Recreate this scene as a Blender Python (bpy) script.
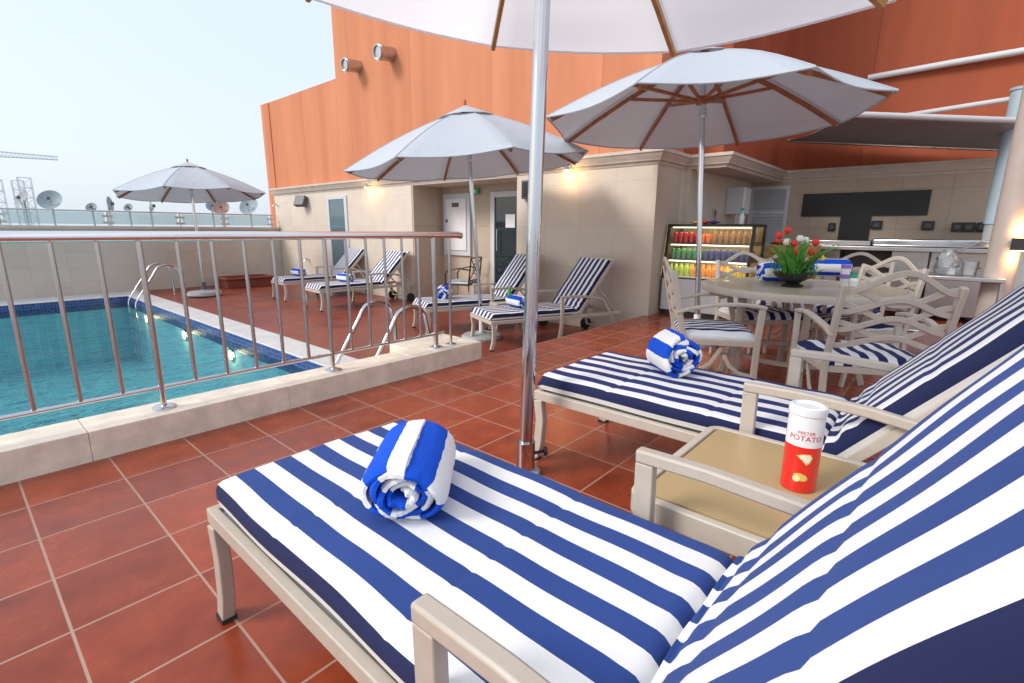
import bpy, bmesh, math, random
from mathutils import Vector, Matrix
R=math.radians
rnd=random.Random(7)
S=bpy.context.scene
for o in list(bpy.data.objects): bpy.data.objects.remove(o)
COL=S.collection
# ---------------------------------------------------------------- camera
cam=bpy.data.cameras.new('camera'); camo=bpy.data.objects.new('camera',cam); COL.objects.link(camo); S.camera=camo
cam.sensor_width=36; cam.lens=496.5/1024*36; cam.clip_end=2000; cam.clip_start=.02
pi_,ro,ya=R(12.733),R(.415),R(41.055)
fw=Vector((math.cos(pi_)*math.cos(ya),math.cos(pi_)*math.sin(ya),-math.sin(pi_)))
rt=fw.cross(Vector((0,0,1))).normalized(); up=rt.cross(fw)
r2=rt*math.cos(ro)+up*math.sin(ro); u2=-rt*math.sin(ro)+up*math.cos(ro)
m=Matrix((r2,u2,-fw)).transposed().to_4x4(); m.translation=Vector((0,0,1.15)); camo.matrix_world=m
# ---------------------------------------------------------------- world, sun, exposure
W=bpy.data.worlds.new("World"); S.world=W; W.use_nodes=True
nt=W.node_tree; bg=nt.nodes['Background']
sky=nt.nodes.new('ShaderNodeTexSky'); sky.sky_type='NISHITA'; sky.sun_disc=False
SUN_EL=38; SUN_AZ=152      # azimuth (deg, from +X, ccw) the light comes from
sky.sun_elevation=R(SUN_EL); sky.sun_rotation=R(90-SUN_AZ); sky.dust_density=3.5; sky.air_density=1.2; sky.ozone_density=1.5
veil=nt.nodes.new('ShaderNodeMixRGB'); veil.inputs[0].default_value=.66; veil.inputs[2].default_value=(7.0,7.8,8.8,1)
nt.links.new(sky.outputs[0],veil.inputs[1]); nt.links.new(veil.outputs[0],bg.inputs[0]); bg.inputs[1].default_value=.112
sl=bpy.data.lights.new('sun','SUN'); sl.energy=1.7; sl.angle=R(20); sl.color=(1,.95,.89)
so=bpy.data.objects.new('sun',sl); COL.objects.link(so)
d=Vector((math.cos(R(SUN_AZ))*math.cos(R(SUN_EL)),math.sin(R(SUN_AZ))*math.cos(R(SUN_EL)),math.sin(R(SUN_EL))))
so.rotation_euler=d.to_track_quat('Z','Y').to_euler()
vs=S.view_settings; vs.view_transform='Standard'; vs.look='None'; vs.gamma=1; vs.use_curve_mapping=False; vs.exposure=.45
S.render.resolution_x=1024; S.render.resolution_y=683

# ---------------------------------------------------------------- materials
def mat(name,col,rough=.5,metal=0,spec=.5,coat=0,emit=None,es=0,var=0,vscale=8,bump=0,bscale=60,rvar=0,trans=0,alpha=1,sheen=0):
    M=bpy.data.materials.new(name); M.use_nodes=True; n=M.node_tree; b=n.nodes['Principled BSDF']
    b.inputs['Base Color'].default_value=(*col,1); b.inputs['Roughness'].default_value=rough; b.inputs['Metallic'].default_value=metal
    b.inputs['Specular IOR Level'].default_value=spec; b.inputs['Coat Weight'].default_value=coat
    b.inputs['Transmission Weight'].default_value=trans; b.inputs['Sheen Weight'].default_value=sheen
    if emit: b.inputs['Emission Color'].default_value=(*emit,1); b.inputs['Emission Strength'].default_value=es
    if var or bump or rvar:
        tc=n.nodes.new('ShaderNodeTexCoord')
    if var or rvar:
        nz=n.nodes.new('ShaderNodeTexNoise'); nz.inputs['Scale'].default_value=vscale; nz.inputs['Detail'].default_value=6; nz.inputs['Roughness'].default_value=.6
        n.links.new(tc.outputs['Object'],nz.inputs['Vector'])
    if var:
        mx=n.nodes.new('ShaderNodeMixRGB'); mx.blend_type='MIX'
        mx.inputs[1].default_value=(*[max(0,c*(1-var)) for c in col],1); mx.inputs[2].default_value=(*[min(1,c*(1+var)) for c in col],1)
        rp=n.nodes.new('ShaderNodeMapRange'); rp.inputs[1].default_value=.3; rp.inputs[2].default_value=.7
        n.links.new(nz.outputs[0],rp.inputs[0]); n.links.new(rp.outputs[0],mx.inputs[0]); n.links.new(mx.outputs[0],b.inputs['Base Color'])
    if rvar:
        mr=n.nodes.new('ShaderNodeMapRange'); mr.inputs[1].default_value=.3; mr.inputs[2].default_value=.7; mr.inputs[3].default_value=max(0,rough-rvar); mr.inputs[4].default_value=rough+rvar
        n.links.new(nz.outputs[0],mr.inputs[0]); n.links.new(mr.outputs[0],b.inputs['Roughness'])
    if bump:
        nb=n.nodes.new('ShaderNodeTexNoise'); nb.inputs['Scale'].default_value=bscale; nb.inputs['Detail'].default_value=4
        n.links.new(tc.outputs['Object'],nb.inputs['Vector'])
        bp=n.nodes.new('ShaderNodeBump'); bp.inputs['Strength'].default_value=bump; bp.inputs['Distance'].default_value=.01
        n.links.new(nb.outputs[0],bp.inputs['Height']); n.links.new(bp.outputs[0],b.inputs['Normal'])
    return M
def math_n(n,op,a,b=None,c=None):
    k=n.nodes.new('ShaderNodeMath'); k.operation=op
    for i,v in enumerate((a,b,c)):
        if v is None: continue
        if isinstance(v,(int,float)): k.inputs[i].default_value=v
        else: n.links.new(v,k.inputs[i])
    return k.outputs[0]
def grid_mat(name,cols,grout,tx,ty,ox,oy,gw,rough=.3,axes='XY',coat=0,bumpd=.5,mottle=.35,mscale=5,streak=False,spec=.5,groutrough=.7):
    """tiles/slabs laid on a grid in object space; cols = list of two tile colours"""
    M=bpy.data.materials.new(name); M.use_nodes=True; n=M.node_tree; b=n.nodes['Principled BSDF']
    tc=n.nodes.new('ShaderNodeTexCoord'); sp=n.nodes.new('ShaderNodeSeparateXYZ'); n.links.new(tc.outputs['Object'],sp.inputs[0])
    A=sp.outputs['XYZ'.index(axes[0])]; B=sp.outputs['XYZ'.index(axes[1])]
    a=math_n(n,'DIVIDE',math_n(n,'SUBTRACT',A,ox),tx); c=math_n(n,'DIVIDE',math_n(n,'SUBTRACT',B,oy),ty)
    def edge(v,t):
        f=math_n(n,'FRACT',v); e=math_n(n,'ABSOLUTE',math_n(n,'SUBTRACT',f,.5)); return math_n(n,'MULTIPLY',math_n(n,'SUBTRACT',.5,e),t)
    dd=math_n(n,'MINIMUM',edge(a,tx),edge(c,ty))
    mr=n.nodes.new('ShaderNodeMapRange'); mr.interpolation_type='SMOOTHSTEP'; n.links.new(dd,mr.inputs[0]); mr.inputs[1].default_value=gw*.5; mr.inputs[2].default_value=gw*.5+.003
    cb=n.nodes.new('ShaderNodeCombineXYZ'); n.links.new(math_n(n,'FLOOR',a),cb.inputs[0]); n.links.new(math_n(n,'FLOOR',c),cb.inputs[1])
    wn=n.nodes.new('ShaderNodeTexWhiteNoise'); wn.noise_dimensions='3D'; n.links.new(cb.outputs[0],wn.inputs[0])
    nz=n.nodes.new('ShaderNodeTexNoise'); nz.inputs['Scale'].default_value=mscale; nz.inputs['Detail'].default_value=6; nz.inputs['Roughness'].default_value=.62
    vm=n.nodes.new('ShaderNodeVectorMath'); vm.operation='MULTIPLY_ADD'; n.links.new(cb.outputs[0],vm.inputs[0]); vm.inputs[1].default_value=(7.3,3.1,5); 
    mp=n.nodes.new('ShaderNodeMapping'); n.links.new(tc.outputs['Object'],mp.inputs[0])
    if streak: mp.inputs['Scale'].default_value=(1,1,.12)
    n.links.new(mp.outputs[0],vm.inputs[2]); n.links.new(vm.outputs[0],nz.inputs['Vector'])
    mot=n.nodes.new('ShaderNodeMapRange'); n.links.new(nz.outputs[0],mot.inputs[0]); mot.inputs[1].default_value=.28; mot.inputs[2].default_value=.72
    f=math_n(n,'ADD',math_n(n,'MULTIPLY',mot.outputs[0],mottle*2),math_n(n,'MULTIPLY',wn.outputs[0],1-mottle*1.3)); 
    mx=n.nodes.new('ShaderNodeMixRGB'); n.links.new(f,mx.inputs[0]); mx.use_clamp=True
    mx.inputs[1].default_value=(*cols[0],1); mx.inputs[2].default_value=(*cols[1],1)
    gx=n.nodes.new('ShaderNodeMixRGB'); n.links.new(mr.outputs[0],gx.inputs[0]); gx.inputs[1].default_value=(*grout,1); n.links.new(mx.outputs[0],gx.inputs[2])
    n.links.new(gx.outputs[0],b.inputs['Base Color'])
    rr=n.nodes.new('ShaderNodeMapRange'); n.links.new(mot.outputs[0],rr.inputs[0]); rr.inputs[3].default_value=rough*.75; rr.inputs[4].default_value=rough*1.35
    r_=n.nodes.new('ShaderNodeMixRGB'); n.links.new(mr.outputs[0],r_.inputs[0]); r_.inputs[1].default_value=(groutrough,)*3+(1,); n.links.new(rr.outputs[0],r_.inputs[2]); n.links.new(r_.outputs[0],b.inputs['Roughness'])
    b.inputs['Coat Weight'].default_value=coat; b.inputs['Specular IOR Level'].default_value=spec
    hb=math_n(n,'ADD',mr.outputs[0],math_n(n,'MULTIPLY',nz.outputs[0],.06))
    bp=n.nodes.new('ShaderNodeBump'); bp.inputs['Strength'].default_value=bumpd; bp.inputs['Distance'].default_value=.002; n.links.new(hb,bp.inputs['Height']); n.links.new(bp.outputs[0],b.inputs['Normal'])
    return M
TILE=.331
M={}
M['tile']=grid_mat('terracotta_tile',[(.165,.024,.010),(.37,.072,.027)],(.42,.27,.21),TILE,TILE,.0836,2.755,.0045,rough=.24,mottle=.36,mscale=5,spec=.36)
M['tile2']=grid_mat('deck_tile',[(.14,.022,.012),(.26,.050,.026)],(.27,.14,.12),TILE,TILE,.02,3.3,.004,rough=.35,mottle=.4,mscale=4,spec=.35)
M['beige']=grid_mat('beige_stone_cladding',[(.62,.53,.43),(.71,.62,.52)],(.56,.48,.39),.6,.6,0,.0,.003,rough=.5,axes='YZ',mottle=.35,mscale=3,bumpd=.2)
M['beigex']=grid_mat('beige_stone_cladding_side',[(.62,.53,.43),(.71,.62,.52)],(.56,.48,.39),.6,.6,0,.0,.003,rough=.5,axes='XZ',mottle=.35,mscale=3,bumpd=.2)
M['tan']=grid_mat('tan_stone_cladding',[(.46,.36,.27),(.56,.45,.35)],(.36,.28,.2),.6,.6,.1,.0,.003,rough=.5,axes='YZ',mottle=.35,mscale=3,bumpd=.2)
M['parapet']=grid_mat('parapet_render',[(.50,.44,.37),(.60,.53,.46)],(.44,.39,.35),.6,.3,0,0,.003,rough=.6,axes='XZ',mottle=.4,mscale=2.5,bumpd=.2)
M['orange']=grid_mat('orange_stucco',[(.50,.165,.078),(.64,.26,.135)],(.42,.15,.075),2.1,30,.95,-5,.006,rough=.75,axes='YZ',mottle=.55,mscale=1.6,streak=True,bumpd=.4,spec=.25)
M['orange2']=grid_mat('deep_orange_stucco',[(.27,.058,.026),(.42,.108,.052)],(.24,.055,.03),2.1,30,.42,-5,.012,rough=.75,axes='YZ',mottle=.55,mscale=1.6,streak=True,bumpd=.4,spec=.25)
M['cornice']=mat('cornice_stone',(.60,.52,.44),.6,var=.1,vscale=6,bump=.15)
M['kerb']=mat('cream_marble',(.78,.68,.56),.38,var=.16,vscale=9,bump=.12,bscale=40,rvar=.12)
M['coping']=mat('pool_coping_stone',(.62,.62,.62),.4,var=.12,vscale=5,bump=.1)
M['chrome']=mat('polished_steel',(.62,.62,.64),.13,metal=1,rvar=.03,vscale=6)
M['handrail']=mat('satin_handrail_steel',(.86,.86,.88),.24,metal=1,rvar=.03,vscale=5)
M['bar']=mat('darkened_baluster_steel',(.56,.54,.53),.20,metal=1,rvar=.05,vscale=9)  # base colour darkened to stand in for dark surroundings reflected in the steel
M['steel']=mat('brushed_steel',(.55,.54,.54),.30,metal=1,var=.03,vscale=3,rvar=.04)
M['frame']=mat('beige_powder_coat',(.47,.41,.345),.42,var=.05,vscale=25,bump=.06,bscale=300)
M['frame_pale']=mat('pale_powder_coat',(.54,.48,.41),.42,var=.05,vscale=25,bump=.06,bscale=300)
M['blackmetal']=mat('black_metal',(.03,.022,.018),.4)
M['black']=mat('black_plastic',(.02,.02,.022),.4)
M['rubber']=mat('black_rubber',(.025,.025,.025),.8)
M['wood']=mat('varnished_wood',(.36,.13,.05),.4,var=.3,vscale=12,coat=.2)
M['woodp']=mat('pale_wood',(.50,.27,.10),.5,var=.2,vscale=12)
M['white']=mat('white_paint',(.62,.63,.65),.4,var=.03)
M['whitep']=mat('white_plastic',(.8,.8,.8),.3)
M['grey']=mat('grey_concrete',(.36,.37,.38),.7,var=.12,vscale=8,bump=.2)
M['darkgrey']=mat('dark_grey',(.10,.10,.105),.5)
M['bluegrey']=mat('blue_grey_paint',(.36,.46,.53),.4,var=.04)
M['cream']=mat('cream_column_paint',(.46,.39,.35),.4,var=.05)
M['dish']=mat('dish_grey',(.30,.33,.36),.6,var=.15,vscale=4)
M['dishblue']=mat('dish_pale_blue',(.25,.32,.35),.6,var=.1,vscale=4)
M['dishrust']=mat('dish_rusty',(.34,.20,.17),.7,var=.25,vscale=3)
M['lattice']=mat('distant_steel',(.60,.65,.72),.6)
M['ground']=mat('far_ground',(.42,.38,.33),.9,var=.2,vscale=.05)
M['roof']=mat('roof_screed',(.45,.43,.40),.9,var=.15,vscale=1)
M['granite']=mat('black_granite',(.010,.009,.009),.45,var=.5,vscale=120)
M['green_leaf']=mat('leaf_green',(.10,.32,.05),.45,var=.35,vscale=30)
M['red']=mat('red_petal',(.75,.03,.02),.5)
M['petalw']=mat('white_petal',(.8,.8,.7),.5)
M['yellow']=mat('yellow_petal',(.75,.62,.05),.5)
M['brickred']=mat('red_planter',(.22,.05,.03),.6,var=.2,vscale=10)
M['pvc']=mat('white_pvc',(.78,.79,.8),.3)
M['table']=mat('speckled_table_top',(.46,.335,.17),.33,var=.07,vscale=160,rvar=.05,coat=.1)
M['tabletop']=mat('stone_table_top',(.50,.42,.29),.34,var=.12,vscale=30,coat=.25)
M['awning']=mat('awning_fabric',(.27,.265,.265),.85,var=.1)
M['mosaic']=grid_mat('navy_mosaic',[(.012,.025,.12),(.03,.07,.26)],(.10,.16,.32),.05,.05,0,0,.004,rough=.25,axes='XZ',mottle=.3)
M['mosaicy']=grid_mat('navy_mosaic_side',[(.012,.025,.12),(.03,.07,.26)],(.10,.16,.32),.05,.05,0,0,.004,rough=.25,axes='YZ',mottle=.3)
M['pooltile']=grid_mat('pool_tile',[(.18,.56,.64),(.30,.72,.77)],(.45,.80,.85),.15,.15,0,0,.005,rough=.3,mottle=.3)
def fabric(name,col,trans=.35,rough=.9):
    m_=bpy.data.materials.new(name); m_.use_nodes=True; n=m_.node_tree; b=n.nodes['Principled BSDF']; o=n.nodes['Material Output']
    b.inputs['Base Color'].default_value=(*col,1); b.inputs['Roughness'].default_value=rough; b.inputs['Specular IOR Level'].default_value=.15
    t=n.nodes.new('ShaderNodeBsdfTranslucent'); t.inputs[0].default_value=(*col,1)
    mx=n.nodes.new('ShaderNodeMixShader'); mx.inputs[0].default_value=trans
    n.links.new(b.outputs[0],mx.inputs[1]); n.links.new(t.outputs[0],mx.inputs[2]); n.links.new(mx.outputs[0],o.inputs[0])
    tc=n.nodes.new('ShaderNodeTexCoord'); nz=n.nodes.new('ShaderNodeTexNoise'); nz.inputs['Scale'].default_value=5; nz.inputs['Detail'].default_value=3
    n.links.new(tc.outputs['Object'],nz.inputs[0]); bp=n.nodes.new('ShaderNodeBump'); bp.inputs['Distance'].default_value=.03; bp.inputs['Strength'].default_value=.28
    nz.inputs['Distortion'].default_value=1.5; n.links.new(nz.outputs[0],bp.inputs['Height']); n.links.new(bp.outputs[0],b.inputs['Normal'])
    return m_
M['canopy_white']=fabric('flash_white_canopy',(.90,.91,.93),.75)  # near canopy: flash glare on its underside put into white and translucency
M['canopy_grey']=fabric('pale_grey_canopy',(.56,.61,.67),.18)
def stripe_mat(name,blue,white,n_str=6,first=.5,bump=.25,bscale=500,wavy=.0,terry=False,mode='U'):
    m_=bpy.data.materials.new(name); m_.use_nodes=True; n=m_.node_tree; b=n.nodes['Principled BSDF']
    uv=n.nodes.new('ShaderNodeUVMap'); sp=n.nodes.new('ShaderNodeSeparateXYZ'); n.links.new(uv.outputs[0],sp.inputs[0])
    tc=n.nodes.new('ShaderNodeTexCoord')
    v=sp.outputs[0]
    if wavy:
        nz=n.nodes.new('ShaderNodeTexNoise'); nz.inputs['Scale'].default_value=6 if not terry else 28; n.links.new(tc.outputs['Object'],nz.inputs[0])
        v=math_n(n,'ADD',v,math_n(n,'MULTIPLY',math_n(n,'SUBTRACT',nz.outputs[0],.5),wavy))
    f=math_n(n,'FRACT',math_n(n,'MULTIPLY',v,n_str))
    s=math_n(n,'GREATER_THAN',f,first)
    wv=n.nodes.new('ShaderNodeTexNoise'); wv.inputs['Scale'].default_value=3; wv.inputs['Detail'].default_value=5; n.links.new(tc.outputs['Object'],wv.inputs[0])
    dk=n.nodes.new('ShaderNodeMixRGB'); n.links.new(wv.outputs[0],dk.inputs[0]); dk.inputs[1].default_value=(*[c*.82 for c in blue],1); dk.inputs[2].default_value=(*[c*1.2 for c in blue],1)
    mx=n.nodes.new('ShaderNodeMixRGB'); n.links.new(s,mx.inputs[0]); mx.inputs[1].default_value=(*white,1); n.links.new(dk.outputs[0],mx.inputs[2])
    n.links.new(mx.outputs[0],b.inputs['Base Color']); b.inputs['Roughness'].default_value=.85; b.inputs['Specular IOR Level'].default_value=.2
    b.inputs['Sheen Weight'].default_value=.0 if terry else .05
    nb=n.nodes.new('ShaderNodeTexNoise'); nb.inputs['Scale'].default_value=bscale; nb.inputs['Detail'].default_value=2; n.links.new(tc.outputs['Object'],nb.inputs[0])
    n2=n.nodes.new('ShaderNodeTexNoise'); n2.inputs['Scale'].default_value=7; n2.inputs['Detail'].default_value=3; n2.inputs['Distortion'].default_value=.8; n.links.new(tc.outputs['Object'],n2.inputs[0])
    h=math_n(n,'ADD',math_n(n,'MULTIPLY',nb.outputs[0],.12 if not terry else .5),n2.outputs[0])
    bp=n.nodes.new('ShaderNodeBump'); bp.inputs['Strength'].default_value=bump; bp.inputs['Distance'].default_value=.02 if not terry else .008; n.links.new(h,bp.inputs['Height']); n.links.new(bp.outputs[0],b.inputs['Normal'])
    return m_
M['stripe']=stripe_mat('flash_striped_cushion',(.026,.064,.245),(.79,.79,.79),6,.5,bump=.22,bscale=900,wavy=.006)  # nearest lounger: blue lightened, flash brightness put into the colour
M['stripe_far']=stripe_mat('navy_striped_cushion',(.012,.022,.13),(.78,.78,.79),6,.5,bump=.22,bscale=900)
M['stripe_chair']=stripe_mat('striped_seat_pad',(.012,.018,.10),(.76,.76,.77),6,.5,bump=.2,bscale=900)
M['terry']=stripe_mat('striped_terry',(.008,.085,.60),(.84,.84,.84),1,.5,bump=.5,bscale=260,wavy=.05,terry=True)
M['hem']=mat('white_hem',(.72,.71,.69),.8,bump=.15,bscale=200)
M['navy']=mat('shaded_navy_fabric',(.007,.014,.075),.85,bump=.1,bscale=500)  # navy cushion edge, with the shade on that side put into its colour
def glassm(name,tint,op,rough=.02):
    m_=bpy.data.materials.new(name); m_.use_nodes=True; n=m_.node_tree; o=n.nodes['Material Output']; n.nodes.remove(n.nodes['Principled BSDF'])
    t=n.nodes.new('ShaderNodeBsdfTransparent'); t.inputs[0].default_value=(*tint,1)
    g=n.nodes.new('ShaderNodeBsdfGlossy'); g.inputs['Roughness'].default_value=rough
    fr=n.nodes.new('ShaderNodeFresnel'); fr.inputs[0].default_value=1.45
    df=n.nodes.new('ShaderNodeBsdfDiffuse'); df.inputs[0].default_value=(*[c*.8 for c in tint],1)
    mm=n.nodes.new('ShaderNodeMixShader'); mm.inputs[0].default_value=op; n.links.new(t.outputs[0],mm.inputs[1]); n.links.new(df.outputs[0],mm.inputs[2])
    mx=n.nodes.new('ShaderNodeMixShader'); n.links.new(fr.outputs[0],mx.inputs[0]); n.links.new(mm.outputs[0],mx.inputs[1]); n.links.new(g.outputs[0],mx.inputs[2]); n.links.new(mx.outputs[0],o.inputs[0])
    return m_
M['glass']=glassm('green_tinted_glass',(.84,.92,.93),.26)
M['fglass']=glassm('clear_glass',(.92,.94,.94),.03)
M['tarp']=glassm('clear_plastic_wrap',(.90,.93,.96),.30,.1)
M['doorglass']=mat('dark_door_glass',(.02,.03,.035),.05,spec=.8)
M['winglass']=mat('window_glass',(.10,.16,.19),.05,spec=.9)
def water():
    m_=bpy.data.materials.new('pool_water'); m_.use_nodes=True; n=m_.node_tree; o=n.nodes['Material Output']; n.nodes.remove(n.nodes['Principled BSDF'])
    tc=n.nodes.new('ShaderNodeTexCoord'); mp=n.nodes.new('ShaderNodeMapping'); mp.inputs['Scale'].default_value=(1,2.2,1); mp.inputs['Rotation'].default_value=(0,0,R(-35)); n.links.new(tc.outputs['Object'],mp.inputs[0])
    a=n.nodes.new('ShaderNodeTexNoise'); a.inputs['Scale'].default_value=4.2; a.inputs['Detail'].default_value=4; a.inputs['Distortion'].default_value=1.2; n.links.new(mp.outputs[0],a.inputs[0])
    bp=n.nodes.new('ShaderNodeBump'); bp.inputs['Strength'].default_value=1; bp.inputs['Distance'].default_value=.09; a2=n.nodes.new('ShaderNodeTexNoise'); a2.inputs['Scale'].default_value=1.3; a2.inputs['Detail'].default_value=2; a2.inputs['Distortion'].default_value=.6; n.links.new(mp.outputs[0],a2.inputs[0]); n.links.new(math_n(n,'ADD',a.outputs[0],math_n(n,'MULTIPLY',a2.outputs[0],1.6)),bp.inputs['Height'])
    t=n.nodes.new('ShaderNodeBsdfTransparent'); t.inputs[0].default_value=(.70,.92,.94,1)
    g=n.nodes.new('ShaderNodeBsdfGlossy'); g.inputs['Roughness'].default_value=.04; n.links.new(bp.outputs[0],g.inputs['Normal'])
    fr=n.nodes.new('ShaderNodeFresnel'); fr.inputs[0].default_value=1.33; n.links.new(bp.outputs[0],fr.inputs['Normal'])
    mx=n.nodes.new('ShaderNodeMixShader'); n.links.new(fr.outputs[0],mx.inputs[0]); n.links.new(t.outputs[0],mx.inputs[1]); n.links.new(g.outputs[0],mx.inputs[2]); n.links.new(mx.outputs[0],o.inputs[0])
    return m_
M['water']=water()
M['lampglow']=mat('warm_lamp_glass',(.9,.7,.4),.3,emit=(1,.62,.22),es=8)
M['strip']=mat('fridge_light_strip',(1,.9,.7),.3,emit=(1,.80,.48),es=3.2)
M['poolglow']=mat('pool_lamp_lens',(1,.9,.6),.3,emit=(1,.66,.30),es=2.5)
M['fridgein']=mat('fridge_back_panel',(.75,.6,.32),.4)
M['exit']=mat('green_sign',(.02,.30,.12),.4,emit=(.05,.5,.2),es=.05)
M['paper']=mat('paper',(.8,.8,.82),.6)
def col(name,c,r=.35,**k):
    if name not in M: M[name]=mat(name,c,r,**k)
    return M[name]

# ---------------------------------------------------------------- mesh builder
class MB:
    def __init__(s): s.v=[];s.f=[];s.mi=[];s.uv={}
    def add(s,vs,fs,mi=0,uvs=None):
        o=len(s.v); s.v+= [Vector(v) for v in vs]
        for i,f in enumerate(fs):
            if uvs: s.uv[len(s.f)]=uvs[i]
            s.f.append([o+k for k in f]); s.mi.append(mi)
        return s
    def box(s,a,b,mi=0):
        x0,y0,z0=[min(p,q) for p,q in zip(a,b)]; x1,y1,z1=[max(p,q) for p,q in zip(a,b)]
        return s.add([(x0,y0,z0),(x1,y0,z0),(x1,y1,z0),(x0,y1,z0),(x0,y0,z1),(x1,y0,z1),(x1,y1,z1),(x0,y1,z1)],
          [(0,3,2,1),(4,5,6,7),(0,1,5,4),(1,2,6,5),(2,3,7,6),(3,0,4,7)],mi)
    def sweep(s,path,sec,mi=0,upv=(0,0,1),closed=False,scale=None,cap=True):
        """sec: list of (a,b) offsets: a along side, b along up"""
        path=[Vector(p) for p in path]; n=len(path); rings=[]; upv=Vector(upv)
        for i,p in enumerate(path):
            if closed: t=(path[(i+1)%n]-path[i-1])
            elif i==0: t=path[1]-path[0]
            elif i==n-1: t=path[-1]-path[-2]
            else: t=(path[i+1]-p).normalized()+(p-path[i-1]).normalized()
            t.normalize(); side=t.cross(upv)
            if side.length<1e-4: side=t.cross(Vector((1,0,0)))
            side.normalize(); u=side.cross(t).normalized()
            k=1
            if not closed and 0<i<n-1:
                a=(p-path[i-1]).normalized(); c=max(.5,t.dot(a)); k=1/c
            sc=scale[i] if scale else 1
            rings.append([p+side*(x*sc)*(k if abs(t.cross((p-path[i-1]) if i else t).dot(u))>1e-6 else 1)+u*(y*sc) for x,y in sec])
        m_=len(sec); vs=[v for r in rings for v in r]; fs=[]
        for i in range(n if closed else n-1):
            j=(i+1)%n
            for k in range(m_): l=(k+1)%m_; fs.append((i*m_+k,i*m_+l,j*m_+l,j*m_+k))
        if cap and not closed: fs.append(tuple(range(m_-1,-1,-1))); fs.append(tuple((n-1)*m_+k for k in range(m_)))
        return s.add(vs,fs,mi)
    def tube(s,path,r,mi=0,seg=10,closed=False,scale=None,upv=(0,0,1)):
        return s.sweep(path,[(r*math.cos(2*math.pi*k/seg),r*math.sin(2*math.pi*k/seg)) for k in range(seg)],mi,upv,closed,scale)
    def bar(s,path,w,h,mi=0,upv=(0,0,1),scale=None):
        return s.sweep(path,[(-w/2,-h/2),(w/2,-h/2),(w/2,h/2),(-w/2,h/2)],mi,upv,scale=scale)
    def lathe(s,prof,c=(0,0,0),mi=0,seg=20,axis=None,mis=None):
        c=Vector(c); q=Vector(axis).to_track_quat('Z','Y') if axis else None
        vs=[];fs=[]
        for r,z in prof:
            for k in range(seg):
                v=Vector((r*math.cos(2*math.pi*k/seg),r*math.sin(2*math.pi*k/seg),z))
                if q: v=q@v
                vs.append(c+v)
        o=len(s.v); s.v+=vs
        for i in range(len(prof)-1):
            for k in range(seg):
                l=(k+1)%seg; s.f.append([o+i*seg+k,o+i*seg+l,o+(i+1)*seg+l,o+(i+1)*seg+k]); s.mi.append(mis[i] if mis else mi)
        if prof[0][0]>1e-5: s.f.append([o+k for k in range(seg-1,-1,-1)]); s.mi.append(mis[0] if mis else mi)
        if prof[-1][0]>1e-5: s.f.append([o+(len(prof)-1)*seg+k for k in range(seg)]); s.mi.append(mis[-1] if mis else mi)
        return s
    def prism(s,pts,z0,z1,mi=0):
        n=len(pts); return s.add([(x,y,z0) for x,y in pts]+[(x,y,z1) for x,y in pts],[tuple(range(n-1,-1,-1)),tuple(range(n,2*n))]+[(i,(i+1)%n,(i+1)%n+n,i+n) for i in range(n)],mi)
    def build(s,name,mats,parent=None,bevel=0,smooth=True,loc=None):
        me=bpy.data.meshes.new(name); me.from_pydata([tuple(v) for v in s.v],[],s.f)
        if not isinstance(mats,(list,tuple)): mats=[mats]
        for m_ in mats: me.materials.append(m_)
        for p,mi in zip(me.polygons,s.mi): p.material_index=mi
        if s.uv:
            ul=me.uv_layers.new(name='UVMap')
            for p in me.polygons:
                u=s.uv.get(p.index)
                if u:
                    for li,c in zip(p.loop_indices,u): ul.data[li].uv=c
        bm=bmesh.new(); bm.from_mesh(me)
        bmesh.ops.recalc_face_normals(bm,faces=bm.faces)
        if smooth:
            for f in bm.faces: f.smooth=True
            for e in bm.edges:
                if len(e.link_faces)==2: e.smooth=e.calc_face_angle(0)<R(38)
        bm.to_mesh(me); bm.free()
        o=bpy.data.objects.new(name,me); COL.objects.link(o)
        if parent: o.parent=parent
        if loc: o.location=loc
        if bevel:
            b=o.modifiers.new('bevel','BEVEL'); b.width=bevel; b.segments=2; b.limit_method='ANGLE'; b.angle_limit=R(40)
        return o
def tag(o,label,cat,group=None,kind=None):
    if label: o['label']=label
    if cat: o['category']=cat
    if group: o['group']=group
    if kind: o['kind']=kind
    return o
def thing(name,label,cat,loc=(0,0,0),rotz=0,group=None):
    o=bpy.data.objects.new(name,None); COL.objects.link(o); o.location=loc; o.rotation_euler=(0,0,rotz); o.empty_display_size=.1
    return tag(o,label,cat,group)
def dup(root,loc,rotz=0,label=None,group=None,cat=None):
    def cp(o,par):
        c=o.copy(); COL.objects.link(c); c.parent=par
        for ch in list(o.children): cp(ch,c)
        return c
    c=cp(root,None); c.location=loc
    c.rotation_euler=(root.rotation_euler.x,root.rotation_euler.y,rotz)
    if label: c['label']=label
    if group: c['group']=group
    return c
def struct(o): o['kind']='structure'; return o
def arc(fn,n): return [fn(i/(n-1)) for i in range(n)]

# ================================================================ SETTING
DZ=-.3   # pool deck level
WZ=-.42  # water level
struct(MB().box((-600,-600,-31),(600,600,-30)).build('ground',M['ground']))
# upper terrace floor: a slab with its step edge, up to the kerb line and to the building
struct(MB().box((-7,-7,-.34),(10.0,3.09,0)).build('terrace_floor',M['tile']))
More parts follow.
